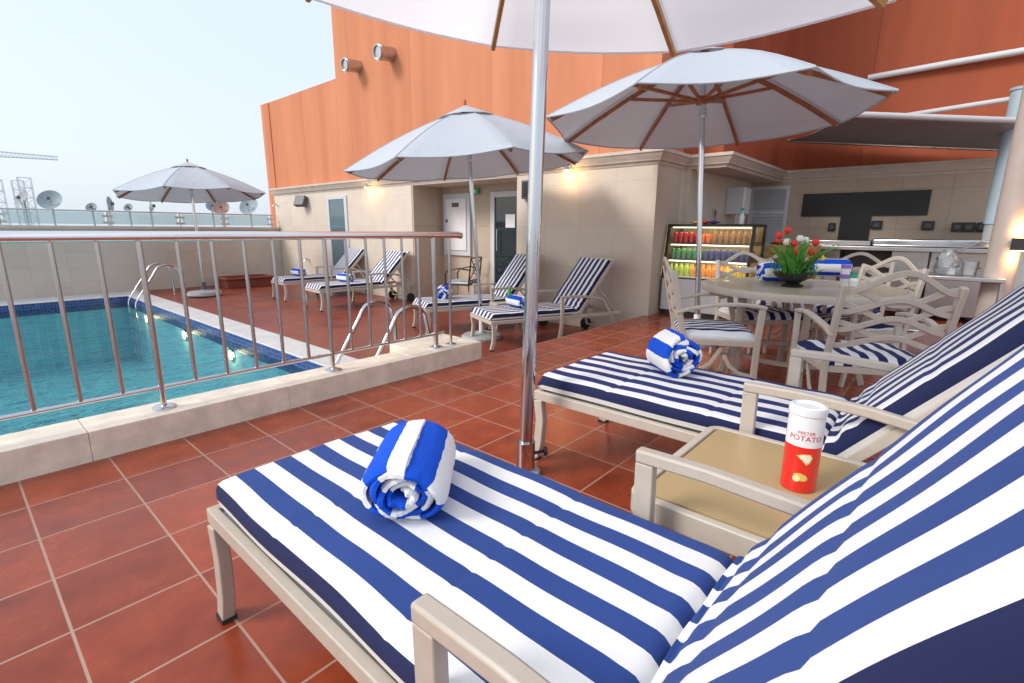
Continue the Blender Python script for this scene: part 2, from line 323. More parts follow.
# pool deck (lower), around the pool basin
PX1=2.55; PX0=-6.5; PY0=3.5; PY1=13.1
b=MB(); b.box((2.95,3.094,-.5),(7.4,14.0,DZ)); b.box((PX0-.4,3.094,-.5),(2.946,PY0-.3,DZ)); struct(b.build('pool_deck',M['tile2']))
b=MB(); b.box((PX1,PY0-.3,-.52),(2.946,13.998,DZ+.012)); b.box((PX0-.4,PY0-.296,-.52),(PX1-.004,PY0,DZ+.012)); b.box((PX0-.4,PY1,-.52),(PX1-.004,13.998,DZ+.012))
struct(b.build('pool_coping',M['coping'],bevel=.01))
b=MB(); b.box((PX0,PY0,-1.7),(PX1,PY1,-1.65),0)
b.box((PX1+.0,PY0,-1.65),(PX1+.2,PY1,-.53),0); b.box((PX0,PY1+.0,-1.65),(PX1,PY1+.2,-.53),0); b.box((PX0,PY0-.2,-1.65),(PX1,PY0-.004,-.524),0); b.box((PX0-.2,PY0,-1.65),(PX0,PY1,-.3),0)
struct(b.build('pool_basin',M['pooltile']))
struct(MB().box((PX0,PY1-.012,-.53),(PX1-.014,PY1-.002,DZ+.0)).build('pool_mosaic_band_far',M['mosaic']))
struct(MB().box((PX1-.012,PY0,-.53),(PX1-.002,PY1-.002,DZ+.0)).build('pool_mosaic_band_side',M['mosaicy']))
struct(MB().add([(PX0,PY0,WZ),(PX1-.013,PY0,WZ),(PX1-.013,PY1-.013,WZ),(PX0,PY1-.013,WZ)],[(0,1,2,3)]).build('pool_water',M['water']))
struct(MB().box((-40,14.45,-.6),(40,70,-.5)).build('roof_beyond',M['roof']))

# --- parapet wall with coping and glass balustrade
t=thing('parapet_wall','long beige wall behind the pool with a flat coping','wall',(0,14.1,DZ))
MB().box((-9,-.1,0),(6.32,.15,1.40)).build('wall_body',M['parapet'],t)
MB().box((-9,-.14,1.403),(6.32,.19,1.46)).build('coping',M['cornice'],t,bevel=.006)
t=thing('glass_balustrade','low green glass balustrade on top of the far parapet wall','balustrade',(0,14.12,1.165))
MB().tube([(-9,0,.31),(6.3,0,.31)],.016).build('handrail',M['steel'],t)
xs=[-7.4,-5.8,-4.2,-2.6,-.8,.93,2.62,4.0,5.0,6.16]
for i,x in enumerate(xs):
    b=MB(); b.tube([(x,-.03,0),(x,-.03,.3)],.018)
    for z in (.06,.2):
        for sx in(-1,1): b.box((x+sx*.02,-.045,z-.02),(x+sx*.09,-.0,z+.03))
    b.build('post',M['steel'],t)
    if i<len(xs)-1: MB().box((x+.05,-.005,.03),(xs[i+1]-.05,.005,.285)).build('glass_panel',M['glass'],t,smooth=False)

# --- hotel building
bd=thing('hotel_building','tall orange stucco building above a beige stone ground floor','building',(6.33,3.03,0))
def W2(p): return p  # parts written in world coordinates, shifted below
parts=[]
def bpart(name,mb,mt,**k):
    for i,v in enumerate(mb.v): mb.v[i]=v-Vector((6.33,3.03,0))
    # keep procedural grids in world position through the object offset only
    return mb.build(name,mt,bd,**k)
bpart('facade_wall',MB().box((6.33,8.16,DZ),(7.09,14.15,2.06)).box((6.33,3.03,DZ),(7.09,5.43,2.06)).box((6.33,5.43,1.97),(7.09,8.16,2.06)),M['beige'])
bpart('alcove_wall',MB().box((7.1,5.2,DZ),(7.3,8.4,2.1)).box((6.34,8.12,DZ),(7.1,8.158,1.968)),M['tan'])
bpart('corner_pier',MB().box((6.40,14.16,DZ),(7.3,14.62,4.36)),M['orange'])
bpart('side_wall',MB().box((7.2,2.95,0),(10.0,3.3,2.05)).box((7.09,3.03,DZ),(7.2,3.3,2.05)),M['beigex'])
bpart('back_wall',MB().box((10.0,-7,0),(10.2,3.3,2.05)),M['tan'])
bpart('soffit',MB().box((7.2,2.5,2.0),(10.1,3.1,2.06)),M['cornice'])
bpart('upper_wall',MB().box((6.42,3.12,2.17),(7.5,10.8,8.5)).box((6.42,10.803,2.17),(7.5,14.155,4.36)),M['orange'])
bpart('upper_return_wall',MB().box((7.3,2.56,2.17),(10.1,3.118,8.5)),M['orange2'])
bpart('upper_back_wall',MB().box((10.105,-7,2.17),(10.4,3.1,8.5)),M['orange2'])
# cornice: stepped profile swept round the corners
path=[(6.33,14.2),(6.33,3.03),(7.2,3.03),(7.2,2.47),(10.0,2.47),(10.0,-7)]
prof=[(-.12,1.99),(.012,1.99),(.02,2.03),(.05,2.035),(.055,2.06),(.085,2.09),(.10,2.125),(.115,2.13),(.115,2.17),(-.12,2.175)]
b=MB(); rings=[]
for i,(x,y) in enumerate(path):
    p=Vector((x,y)); ds=[]
    if i>0: ds.append((p-Vector(path[i-1])).normalized())
    if i<len(path)-1: ds.append((Vector(path[i+1])-p).normalized())
    ns=[Vector((dd.y,-dd.x)) for dd in ds]
    nn=sum(ns,Vector((0,0))); nn=nn/ (nn.length_squared/ len(ns)) if len(ns)==2 else nn
    if len(ns)==2: nn=(ns[0]+ns[1])/(1+ns[0].dot(ns[1]))
    rings.append([(x+nn.x*o_,y+nn.y*o_,z) for o_,z in prof])
k=len(prof)
b.add([v for r in rings for v in r],[(i*k+j,i*k+(j+1)%k,(i+1)*k+(j+1)%k,(i+1)*k+j) for i in range(len(path)-1) for j in range(k)]+[tuple(range(k)),tuple((len(path)-1)*k+j for j in range(k))])
bpart('cornice',b,M['cornice'])
# glazed door in the left facade
f=bpart('glazed_door',MB().box((6.30,11.27,DZ),(6.36,11.38,1.88)).box((6.30,10.5,DZ),(6.36,10.6,1.88)).box((6.30,10.6,1.80),(6.36,11.27,1.88)).box((6.31,10.6,.95),(6.36,11.27,1.0)),M['white'],bevel=.004)
MB().box((6.315-6.33,10.6-3.03,DZ),(6.325-6.33,11.27-3.03,1.8)).build('pane',M['winglass'],f,smooth=False)
# alcove door
f=bpart('entrance_door',MB().box((7.04,6.60,DZ),(7.099,6.70,1.83)).box((7.04,5.6,DZ),(7.099,5.7,1.83)).box((7.04,5.7,1.73),(7.099,6.6,1.83)),M['white'],bevel=.004)
MB().box((7.07-6.33,5.7-3.03,DZ),(7.08-6.33,6.6-3.03,1.73)).build('pane',M['doorglass'],f,smooth=False)
MB().box((7.06-6.33,6.10-3.03,1.18),(7.066-6.33,6.33-3.03,1.42)).build('notice',M['paper'],f,smooth=False)
MB().tube([(7.0-6.33,6.5-3.03,.75),(7.0-6.33,6.5-3.03,1.15)],.012).build('handle',M['chrome'],f)
# white service hatch
f=bpart('service_hatch',MB().box((7.05,7.27,.62),(7.099,8.05,1.84)),M['white'],bevel=.004)
MB().box((7.03-6.33,7.36-3.03,.72),(7.05-6.33,7.96-3.03,1.74)).build('hatch_leaf',M['whitep'],f,bevel=.008)
MB().box((7.022-6.33,7.56-3.03,1.58),(7.03-6.33,7.76-3.03,1.66)).build('plate',M['darkgrey'],f,smooth=False)
MB().box((7.01-6.33,7.9-3.03,1.28),(7.03-6.33,7.94-3.03,1.34)).build('latch',M['darkgrey'],f)
# louvred door on back wall
b=MB().box((9.95,2.86,0),(9.99,2.94,1.93)).box((9.95,2.28,0),(9.99,2.34,1.93)).box((9.95,2.34,1.87),(9.99,2.86,1.93)).box((9.95,2.34,1.45),(9.99,2.86,1.50))
f=bpart('louvred_door',b,M['white'])
b=MB()
z=.1
while z<1.86:
    if not 1.42<z<1.5: b.add([(9.945-6.33,2.342-3.03,z),(9.985-6.33,2.342-3.03,z+.045),(9.985-6.33,2.858-3.03,z+.045),(9.945-6.33,2.858-3.03,z),(9.945-6.33,2.342-3.03,z+.006),(9.985-6.33,2.342-3.03,z+.051),(9.985-6.33,2.858-3.03,z+.051),(9.945-6.33,2.858-3.03,z+.006)],[(0,1,2,3),(7,6,5,4),(0,4,5,1),(1,5,6,2),(2,6,7,3),(3,7,4,0)])
    z+=.05
b.build('slats',M['white'],f,smooth=False)
# black granite T panel
bpart('granite_panel',MB().box((9.972,.37,1.40),(9.996,2.07,1.775)).box((9.972,1.06,.95),(9.996,1.48,1.40)),M['granite'])
# grey partition at the right
t=thing('partition_wall','low grey partition wall beside the steel counter','wall',(8.3,-.62,0))
MB().box((0,-.1,0),(1.68,.1,1.22)).build('panel',M['grey'],t); MB().box((-.02,-.12,1.223),(1.68,.12,1.26)).build('cap',M['steel'],t)

# --- kerb
t=thing('stone_kerb','low cream stone kerb carrying the steel railing','kerb',(0,3.09,0))
b=MB(); KX=[-7,-4.9,-3.4,-1.9,-.76,.355,1.36,2.37]
for a,c in zip(KX,KX[1:]): b.box((a+.0008,0,-.33),(c-.0008,.262,.155))
b.build('kerb_stone',M['kerb'],t,bevel=.004)
MB().box((2.3715,-.0,-.33),(3.13,.262,.156)).box((2.50,.264,-.33),(3.13,.52,.1555)).build('kerb_end_block',M['kerb'],t,bevel=.006)

# --- railing
t=thing('steel_railing','polished steel railing with slim balusters on the stone kerb','railing',(0,3.215,.155))
RT=.945
b=MB().tube([(-6,0,RT),(2.97,0,RT),(3.01,0,RT-.008)],.027,seg=16); b.build('handrail',M['handrail'],t)
MB().tube([(-6,0,.12),(2.78,0,.12),(2.80,.02,.12)],.0125,seg=12).build('bottom_rail',M['chrome'],t)
posts=[-5.52,-4.48,-3.44,-2.40,-1.36,-.33,.71,1.745,2.70]
for x in posts:
    p=MB().tube([(x,0,0),(x,0,RT-.02)],.0145 if x<2.6 else .021,seg=14).build('post',M['bar'],t)
    MB().lathe([(.06,0),(.06,.006),(.045,.014),(.026,.02)],(x,0,0)).build('flange',M['chrome'],p)
x=-5.5
for a,c in zip(posts,posts[1:]):
    for k in range(1,6):
        x=a+(c-a)*k/6
        MB().tube([(x,0,.12),(x,0,RT-.02)],.0108,seg=10).build('baluster',M['bar'],t)
p=MB().tube([(2.87,.0,0),(2.87,.0,RT-.02)],.0125,seg=10).build('baluster',M['bar'],t)
MB().lathe([(.05,0),(.05,.006),(.04,.012),(.02,.018)],(2.87,0,0)).build('flange',M['chrome'],p)

# ================================================================ POOL FITTINGS
def ladder(loc,label,w=.5):
    t=thing('pool_ladder',label,'ladder',loc,0,'pool ladders')
    for s in (0,w):
        pts=[(-.10,s,-1.2),(-.10,s,-.2),(-.08,s,-.06),(-.03,s,.03),(.30,s,.52)]
        pts+= [(.30+.03+.19*(1-math.cos(a)),s,.52+.06*0+.13*math.sin(a)+.03) for a in [R(x) for x in (15,40,65,90,115,140,165)]]
        pts+=[(.72,s,.5),(.745,s,.38),(.75,s,0)]
        MB().tube(pts,.021,seg=12,upv=(0,1,0)).build('rail',M['chrome'],t)
        MB().lathe([(.05,0),(.05,.01),(.03,.02)],(.75,s,0)).build('flange',M['chrome'],t)
    for z in(-.35,-.65,-.95): MB().box((-.13,0.02,z),(-.06,w-.02,z+.025)).build('tread',M['chrome'],t)
    return t
ladder((PX1-.05,3.98,DZ+.012),'curved chrome pool ladder right behind the railing',.58); ladder((PX1,12.1,DZ+.012),'curved chrome pool ladder in the far pool corner',.55)
def point(name,loc,e,colr,r=.03,par=None):
    l=bpy.data.lights.new(name,'POINT'); l.energy=e; l.color=colr; l.shadow_soft_size=r; o=bpy.data.objects.new(name,l); COL.objects.link(o); o.location=loc
    if par: o.parent=par
    return o
LY=(11.75,9.5,7.5)
for i,(y,lb) in enumerate([(LY[0],'glowing pool light farthest away, beside the corner ladder'),(LY[1],'glowing pool light between the two others in the pool side'),(LY[2],'glowing pool light nearest the railing in the pool side')]):
    t=thing('pool_light',lb,'pool light',(PX1-.004,y,-.62),0,'round lights under the pool water')
    MB().lathe([(.11,0),(.11,.012),(.085,.02)],(0,0,0),axis=(-1,0,0)).build('ring',M['chrome'],t)
    MB().lathe([(.084,.012),(.07,.026),(0.001,.03)],(0,0,0),axis=(-1,0,0)).build('lens',M['poolglow'],t)
    point('pool_lamp',(-.12,0,0),2.2,(1,.70,.34),.05,t)

# ================================================================ BUILDING FITTINGS
def wall_lamp(y,label,x=6.32,z=2.03):
    t=thing('wall_lamp',label,'lamp',(x-.16,y,z),0,'small warm lamps under the cornice')
    MB().box((0.0,-.012,-.015),(.16,.012,.01)).build('bracket',M['steel'],t); MB().lathe([(.03,-.05),(.045,-.04),(.045,.02),(.02,.035)],(0,0,0)).build('lamp_shade',M['steel'],t)
    MB().lathe([(.001,-.075),(.03,-.065),(.04,-.052)],(0,0,0)).build('bulb',M['lampglow'],t)
    point('lamp_bulb',(0,0,-.12),2.4,(1,.60,.24),.04,t)
wall_lamp(9.45,'small warm glowing lamp under the cornice left of the recessed entrance'); wall_lamp(4.35,'small warm glowing lamp under the cornice right of the recessed entrance')
# vent pipes
for (y,z,lb) in ((9.85,4.42,'left and lower of the two round steel vent pipes in the orange wall'),(8.7,4.42,'right and larger of the two round steel vent pipes in the orange wall')):
    t=thing('vent_pipe',lb,'vent',(6.42,y,z),0,'round vent pipes in the orange wall')
    rr=.13 if y<9 else .12
    MB().lathe([(rr,0),(rr,.36),(rr-.015,.36),(rr-.015,.02),(.001,.02)],(0,0,0),axis=(-1,0,-.12),mi=0).build('pipe',M['steel'],t)
    MB().lathe([(rr+.02,.30),(rr+.02,.33),(rr,.331)],(0,0,0),axis=(-1,0,-.12)).build('collar',M['steel'],t)
    MB().lathe([(rr-.03,.1),(.001,.1)],(0,0,0),axis=(-1,0,-.12)).build('damper',M['darkgrey'],t)
# floodlight
t=thing('floodlight','black floodlight on a bracket high on the beige wall','floodlight',(6.33,12.45,1.72))
MB().box((-.22,-.14,-.12),(-.1,.16,.14)).build('housing',M['darkgrey'],t,bevel=.01).rotation_euler=(0,R(25),R(20)); MB().tube([(0,0,0),(-.16,0,0)],.018).build('bracket',M['black'],t)
MB().box((-.01,-.04,-.06),(0,.04,.06)).build('wall_plate',M['black'],t)
for (y,z,lb) in((14.0,1.75,'small grey wall tap highest beside the orange corner pier'),(12.5,.35,'small grey wall tap low on the beige wall behind the far lounger')):
    t=thing('wall_tap',lb,'tap',(6.33,y,z),0,'small taps on the beige wall'); MB().tube([(0,0,0),(-.1,0,0),(-.13,0,-.05)],.014).build('spout',M['steel'],t); MB().box((-.08,-.05,.02),(-.06,.05,.035)).build('handle',M['steel'],t)
t=thing('exit_sign','small green sign above the recessed service hatch','sign',(7.06,7.12,1.86)); MB().box((-.02,-.10,-.05),(.02,.10,.05)).build('box',M['exit'],t,bevel=.005)
MB().box((-.024,-.03,-.035),(-.021,.03,.035)).add([(-.024,.05,-.02),(-.024,.09,.0),(-.024,.05,.02),(-.021,.05,-.02),(-.021,.09,.0),(-.021,.05,.02)],[(0,1,2),(5,4,3),(0,3,4,1),(1,4,5,2),(2,5,3,0)]).build('symbol',M['paper'],t,smooth=False)
t=thing('speaker_box','small grey box on the facade beside the entrance','box',(6.33,5.2,1.76)); MB().box((-.07,-.06,-.14),(0,.08,.14)).build('casing',M['darkgrey'],t,bevel=.006); MB().box((-.074,-.04,-.11),(-.071,.06,.11)).build('grille',M['black'],t,smooth=False)
# water heater
t=thing('water_heater','white box water heater on the side wall above the drinks fridge','water heater',(8.9,2.95,1.42))
MB().box((-.17,-.30,0),(.15,-.002,.42)).build('casing',M['whitep'],t,bevel=.015); MB().box((-.175,-.28,.03),(-.171,-.02,.39)).build('front_panel',M['white'],t)
for dx in (-.1,.0): MB().tube([(dx,-.18,0),(dx,-.18,-.3),(dx,-.02,-.36)],.012).build('pipe',M['steel'],t)
# sockets on back wall
for i,(y,z,w,lb) in enumerate([(1.587,1.226,.05,'small black socket left of the granite panel stem'),(.975,1.26,.07,'black socket just right of the granite panel stem'),(.339,1.25,.075,'black socket below the right end of the granite panel'),(.0,1.23,.065,'leftmost of the three black sockets in a row at the right'),(-.13,1.23,.065,'middle of the three black sockets in a row at the right'),(-.26,1.23,.05,'rightmost and smallest of the three black sockets in a row')]):
    t=thing('wall_socket',lb,'socket',(10.0,y,z),0,'black sockets on the tan back wall')
    MB().box((-.05,-w,-.065),(0,w,.065)).build('cover',M['black'],t,bevel=.008); MB().box((-.06,-w*.5,-.03),(-.051,w*.5,.03)).build('flap',M['darkgrey'],t)
# poles, awning
t=thing('awning_pole','tall pale blue steel pole holding the awning','pole',(9.0,-.36,0)); MB().tube([(0,0,1.26),(0,0,2.84)],.115,seg=20).build('shaft',M['bluegrey'],t); MB().tube([(0,0,0),(0,0,1.258)],.10,seg=20).build('lower_shaft',M['grey'],t); MB().tube([(0,0,2.84),(0,0,2.87)],.13,seg=20).build('cap',M['bluegrey'],t)
t=thing('round_column','thick cream round column with a black lamp on it','column',(6.02,-.335,0)); MB().tube([(0,0,0),(0,0,5.0)],.105,seg=32).build('shaft',M['cream'],t); MB().lathe([(.16,0),(.16,.12),(.12,.16)],(0,0,0)).build('base',M['cream'],t)
t=thing('square_pier','tan pier behind the round column at the right edge','pier',(6.9,-.95,0)); MB().box((-.2,-.3,0),(.4,.16,1.6)).build('shaft',M['tan'],t); MB().box((-.23,-.33,1.603),(.43,.19,1.66)).build('cap',M['cornice'],t)
t=thing('updown_lamp','black up and down lamp glowing on the round column','lamp',(5.93,-.44,1.06),R(-10))
MB().box((-.10,-.07,-.05),(.02,.07,.05)).build('casing',M['black'],t,bevel=.005); MB().box((-.09,-.06,.051),(.0,.06,.056)).box((-.09,-.06,-.056),(.0,.06,-.051)).build('lens',M['lampglow'],t,smooth=False)
point('lamp_up',(-.05,0,.12),1.5,(1,.62,.25),.03,t); point('lamp_down',(-.05,0,-.12),1.5,(1,.62,.25),.03,t)
t=thing('awning','dark grey fabric awning with a white front bar','awning',(9.9,1.0,2.5))
FL=Vector((7.2,1.17,2.46)); FR=Vector((8.75,-.34,2.44)); BL=Vector((9.9,2.40,2.66)); BR=Vector((9.9,-.45,2.25)); O=Vector((9.9,1.0,2.5))
b=MB(); N=10; vs=[]
for i in range(N+1):
    for j in range(N+1):
        a=FL.lerp(FR,i/N); c=BL.lerp(BR,i/N); p=a.lerp(c,j/N); p.z-=.05*math.sin(math.pi*j/N)*(1+.2*math.sin(i*2)); vs.append(p-O)
fs=[(i*(N+1)+j,i*(N+1)+j+1,(i+1)*(N+1)+j+1,(i+1)*(N+1)+j) for i in range(N) for j in range(N)]
o=b.add(vs,fs).build('fabric',M['awning'],t); sm=o.modifiers.new('s','SOLIDIFY'); sm.thickness=.006
MB().tube([FL-O+Vector((0,0,.02)),FR-O+Vector((0,0,.02))],.035,seg=12).build('front_bar',M['white'],t)
MB().tube([BL-O,BR-O],.03,seg=12).build('roller',M['steel'],t)
t=thing('wall_pipe','white pipe running along the deep orange wall','pipe',(10.05,1.4,3.5)); MB().tube([(0,0,0),(-.03,-1.0,.02),(-.06,-4.5,.06)],.045,seg=12).build('pipe_run',M['white'],t)
t=thing('brace_pipe','thin white brace pipe reaching the top of the pale blue pole','pipe',(9.95,.95,2.86)); MB().tube([(0,0,0),(-.86,-1.22,-.09)],.032,seg=10).build('pipe_run',M['white'],t); MB().lathe([(.06,0),(.06,.02)],(.02,0,0),axis=(-1,0,0)).build('wall_flange',M['steel'],t)

# ================================================================ COUNTER AND KITCHEN CORNER
t=thing('steel_counter','stainless steel serving counter under the black granite panel','counter',(8.6,.6,0))
MB().box((-.15,-1.05,.90),(.75,1.25,.955)).build('worktop',M['steel'],t,bevel=.006)
MB().box((-.10,-1.0,.96),(.5,.25,1.06)).build('raised_hood',M['chrome'],t,bevel=.02)
MB().box((-.05,.27,.96),(.4,1.2,1.03)).build('splash_rim',M['steel'],t,bevel=.01)
MB().box((0,.62,.08),(.7,1.2,.9)).build('cabinet',M['steel'],t,bevel=.006)
MB().box((0,-.38,.08),(.7,.02,.9)).build('cabinet',M['steel'],t,bevel=.006)
MB().box((0,-.98,.08),(.7,-.4,.9)).build('door_panel',M['steel'],t,bevel=.006)
MB().box((.3,.03,.08),(.7,.61,.9)).build('dark_recess',M['darkgrey'],t)
for y in(-1.0,.6,1.2): MB().box((.02,y-.02,0),(.06,y+.02,.08)).box((.62,y-.02,0),(.66,y+.02,.08)).build('foot',M['black'],t)
MB().tube([(-.04,-.9,.72),(-.04,-.5,.72)],.012).build('handle',M['chrome'],t)
t=thing('black_cabinet','black cabinet closing the right end of the steel counter','cabinet',(8.45,-.47,0)); MB().box((-.08,-.03,0),(.5,.006,1.06)).build('side_panel',M['black'],t); MB().box((-.085,-.09,0),(-.0,-.032,1.08)).build('edge',M['steel'],t)
# tan crate with red things
t=thing('wooden_planter','tan wooden planter box on legs behind the flower bowl','planter',(7.6,1.62,0))
b=MB(); 
for k in range(3): b.box((-.15,-.30,.62+k*.12),(-.13,.30,.73+k*.12)); b.box((-.13,.28,.62+k*.12),(.13,.30,.73+k*.12)); b.box((-.13,-.30,.62+k*.12),(.13,-.28,.73+k*.12))
b.box((.13,-.30,.62),(.15,.30,.97)); b.build('box',M['woodp'],t)
for y in(-.26,.26):
    for x in(-.12,.12): MB().box((x-.02,y-.02,0),(x+.02,y+.02,.62)).build('leg',M['woodp'],t)
t=thing('fruit_tray','tray of red fruit on the tan wooden planter','tray',(7.6,1.78,.975)); MB().lathe([(.1,0),(.14,.03),(.135,.03),(.09,.006)],(0,0,0)).build('tray',M['steel'],t)
for k in range(5): MB().lathe([(.001,0),(.028,.012),(.032,.03),(.02,.052),(.001,.056)],(.06*math.cos(k*1.25),.06*math.sin(k*1.25),.012),seg=10).build('fruit',M['red'],t)

# --- display fridge
FX,FY0,FY1=6.6,1.87,3.0
t=thing('display_fridge','lit glass display fridge full of cans and bottles beside the beige pier','fridge',(FX,1.87,0))
fw_=FY1-FY0
MB().box((0,.01,.07),(.6,fw_-.01,.51)).build('base_cabinet',M['white'],t,bevel=.01)
MB().box((.04,.04,0),(.56,fw_-.04,.07)).build('plinth',M['black'],t)
MB().box((.55,.03,.515),(.585,fw_-.03,1.2)).build('back_panel',M['fridgein'],t)
MB().box((0.1,-.0,1.2),(.6,fw_,1.235)).build('top_panel',M['black'],t,bevel=.004)
MB().box((0,0,.512),(.6,.03,.54)).box((.56,0,.54),(.6,.03,1.2)).add([(0,0,.54),(.03,0,.54),(.14,0,1.2),(.10,0,1.2),(0,.03,.54),(.03,.03,.54),(.14,.03,1.2),(.10,.03,1.2)],[(0,1,2,3),(7,6,5,4),(0,4,5,1),(1,5,6,2),(2,6,7,3),(3,7,4,0)]).build('side_frame',M['black'],t)
MB().box((0,fw_-.03,.512),(.6,fw_,.54)).box((.56,fw_-.03,.54),(.6,fw_,1.2)).add([(0,fw_-.03,.54),(.03,fw_-.03,.54),(.14,fw_-.03,1.2),(.10,fw_-.03,1.2),(0,fw_,.54),(.03,fw_,.54),(.14,fw_,1.2),(.10,fw_,1.2)],[(0,1,2,3),(7,6,5,4),(0,4,5,1),(1,5,6,2),(2,6,7,3),(3,7,4,0)]).build('side_frame',M['black'],t)
MB().add([(.005,.03,.54),(.105,.03,1.2),(.105,fw_-.03,1.2),(.005,fw_-.03,.54)],[(0,1,2,3)]).build('front_glass',M['fglass'],t,smooth=False)
MB().add([(.03,.015,.54),(.56,.015,.54),(.56,.015,1.2),(.14,.015,1.2)],[(0,1,2,3)]).build('side_glass',M['fglass'],t,smooth=False)
SH=[.54,.76,.975]; 
for z in SH[1:]: MB().box((.08+(z-.6)*.17,.032,z-.012),(.55,fw_-.032,z)).build('shelf',M['black'] if z>.9 else M['darkgrey'],t)
MB().box((.0,.032,.528),(.55,fw_-.032,.54)).build('shelf',M['white'],t)
for z,xx in((1.185,.13),(.955,.10),(.74,.07)): 
    MB().box((xx,.06,z),(xx+.03,fw_-.06,z+.012)).build('light_strip',M['strip'],t,smooth=False)
    for q in (.28,.78):
        l=bpy.data.lights.new('fridge_lamp','AREA'); l.shape='RECTANGLE'; l.size=.05; l.size_y=.5; l.energy=.45; l.color=(1,.74,.40); o=bpy.data.objects.new('fridge_lamp',l); COL.objects.link(o); o.location=(xx+.06,q,z-.006); o.parent=t; o.rotation_euler=(0,R(-35),0)
def can(name,body,cap,label,cat,h=.115,r=.031):
    t=thing(name,label,cat); MB().lathe([(r*.8,0),(r,.008),(r,h-.012),(r*.8,h)],(0,0,0),seg=12,mi=0).build('body',body,t); MB().lathe([(r*.82,h),(r*.8,h+.002),(.001,h+.001)],(0,0,0),seg=12).build('lid',cap,t); return t
def bottle(name,body,cap,label,cat,h=.15,r=.028):
    t=thing(name,label,cat); MB().lathe([(r,0),(r,h*.6),(r*.5,h*.8),(r*.42,h*.92)],(0,0,0),seg=12).build('body',body,t); MB().lathe([(r*.5,h*.92),(r*.5,h),(.001,h)],(0,0,0),seg=10).build('cap',cap,t); return t
kinds=[
 (2,can,'drink_can',col('can_red',(.38,.02,.03)),M['steel'],'red drink can on the top fridge shelf','can','red cans in the display fridge',.15,.98,.60,[0,1,2,3,4]),
 (2,can,'drink_can',col('can_orange',(.75,.18,.05)),M['steel'],'orange drink can on the top fridge shelf','can','orange cans in the display fridge',.13,.60,.52,[5,6]),
 (2,bottle,'drink_bottle',col('bottle_amber',(.30,.15,.04)),col('cap_dark',(.06,.05,.05)),'amber bottle standing on the top fridge shelf','bottle','amber bottles in the display fridge',.185,.0,.0,[7,8,9,10,11,12,13]),
 (1,can,'drink_can',col('can_green',(.03,.20,.07)),M['steel'],'green drink can on the middle fridge shelf','can','green cans in the display fridge',.145,0,0,[0,1,2,3,4,5]),
 (1,can,'drink_can',col('can_blue',(.04,.05,.22)),M['steel'],'blue drink can on the middle fridge shelf','can','blue cans in the display fridge',.14,0,0,[6,7,8,9,10,11,12,13]),
 (0,bottle,'juice_bottle',col('juice_lime',(.45,.62,.05)),M['green_leaf'],'lime green juice bottle on the lowest fridge shelf','bottle','lime juice bottles in the display fridge',.17,0,0,[0,1,2,3]),
 (0,bottle,'juice_bottle',col('juice_orange',(.85,.36,.03)),col('cap_orange',(.8,.2,.03)),'orange juice bottle on the lowest fridge shelf','bottle','orange juice bottles in the display fridge',.165,0,0,[4,5,6,7,8,9]),
 (0,bottle,'juice_bottle',col('juice_yellow',(.85,.62,.06)),M['whitep'],'yellow juice bottle on the lowest fridge shelf','bottle','yellow juice bottles in the display fridge',.17,0,0,[10,11,12,13]),
]
for sh,fn,nm,bm_,cp_,lb,ct,gr,hh,_,_,cols_ in kinds:
    proto=None
    for row in (0,1):
        for ci,c in enumerate(cols_):
            ORD=['leftmost','second from the left','third from the left','fourth from the left','fifth from the left','sixth from the left','seventh from the left','eighth from the left']
            one=lb.replace('standing ','')+', '+('front' if row==0 else 'back')+' row, '+(ORD[ci] if len(cols_)>1 else '')
            y=FY1-.07-c*(fw_-.14)/13; x=FX+.16+(SH[sh]-.6)*.17+row*.13
            if proto is None: proto=fn(nm,bm_,cp_,lb,ct,h=hh); proto['label']=one; proto['group']=gr; proto.location=(x,y,SH[sh]+.001)
            else: dup(proto,(x,y+rnd.uniform(-.003,.003),SH[sh]+.001),rnd.uniform(0,3),one)
# snack bags and fridge-top clutter
for (y,c,lb) in((2.66,(.85,.55,.05),'yellow snack bag lying on top of the display fridge'),(2.55,(.85,.08,.03),'red snack bag lying on top of the display fridge'),(2.44,(.10,.06,.35),'purple snack bag lying on top of the display fridge')):
    b=MB(); n=9; vs=[];fs=[]
    for i in range(n):
        for j in range(n):
            u,v=i/(n-1)*2-1,j/(n-1)*2-1; vs.append((u*.09,v*.07,.02+.028*(1-u*u)*(1-v*v)+.004*math.sin(7*u+3*v)))
    for i in range(n):
        for j in range(n):
            u,v=i/(n-1)*2-1,j/(n-1)*2-1; vs.append((u*.09,v*.07,.02-.018*(1-u*u)*(1-v*v)))
    for i in range(n-1):
        for j in range(n-1): a=i*n+j; fs.append((a,a+1,a+n+1,a+n)); fs.append((n*n+a,n*n+a+n,n*n+a+n+1,n*n+a+1))
    tag(b.add(vs,fs).build('snack_bag',col('bag_'+lb.split()[0],c,.3),loc=(FX+.25,y,1.236)),lb,'snack bag',group='snack bags on the fridge')
t=thing('spray_bottle','slim bottle with a teal head on top of the display fridge','bottle',(FX+.35,2.12,1.236)); MB().lathe([(.03,0),(.032,.1),(.012,.15),(.012,.17)],(0,0,0),seg=14).build('body',M['whitep'],t); MB().box((-.05,-.015,.17),(.02,.015,.205)).tube([(-.03,0,.17),(-.045,0,.13)],.006).build('spray_head',col('teal',(.03,.42,.42)),t)
t=thing('hose_tap','grey hose hanging on the side wall above the drinks fridge','hose',(8.2,2.93,1.42)); MB().tube([(0,0,0),(-.01,-.03,.02),(-.02,-.03,-.2),(-.01,-.02,-.4)],.012).build('hose',M['darkgrey'],t); MB().box((-.03,-.02,-.02),(.03,.02,.06)).build('valve',M['steel'],t)

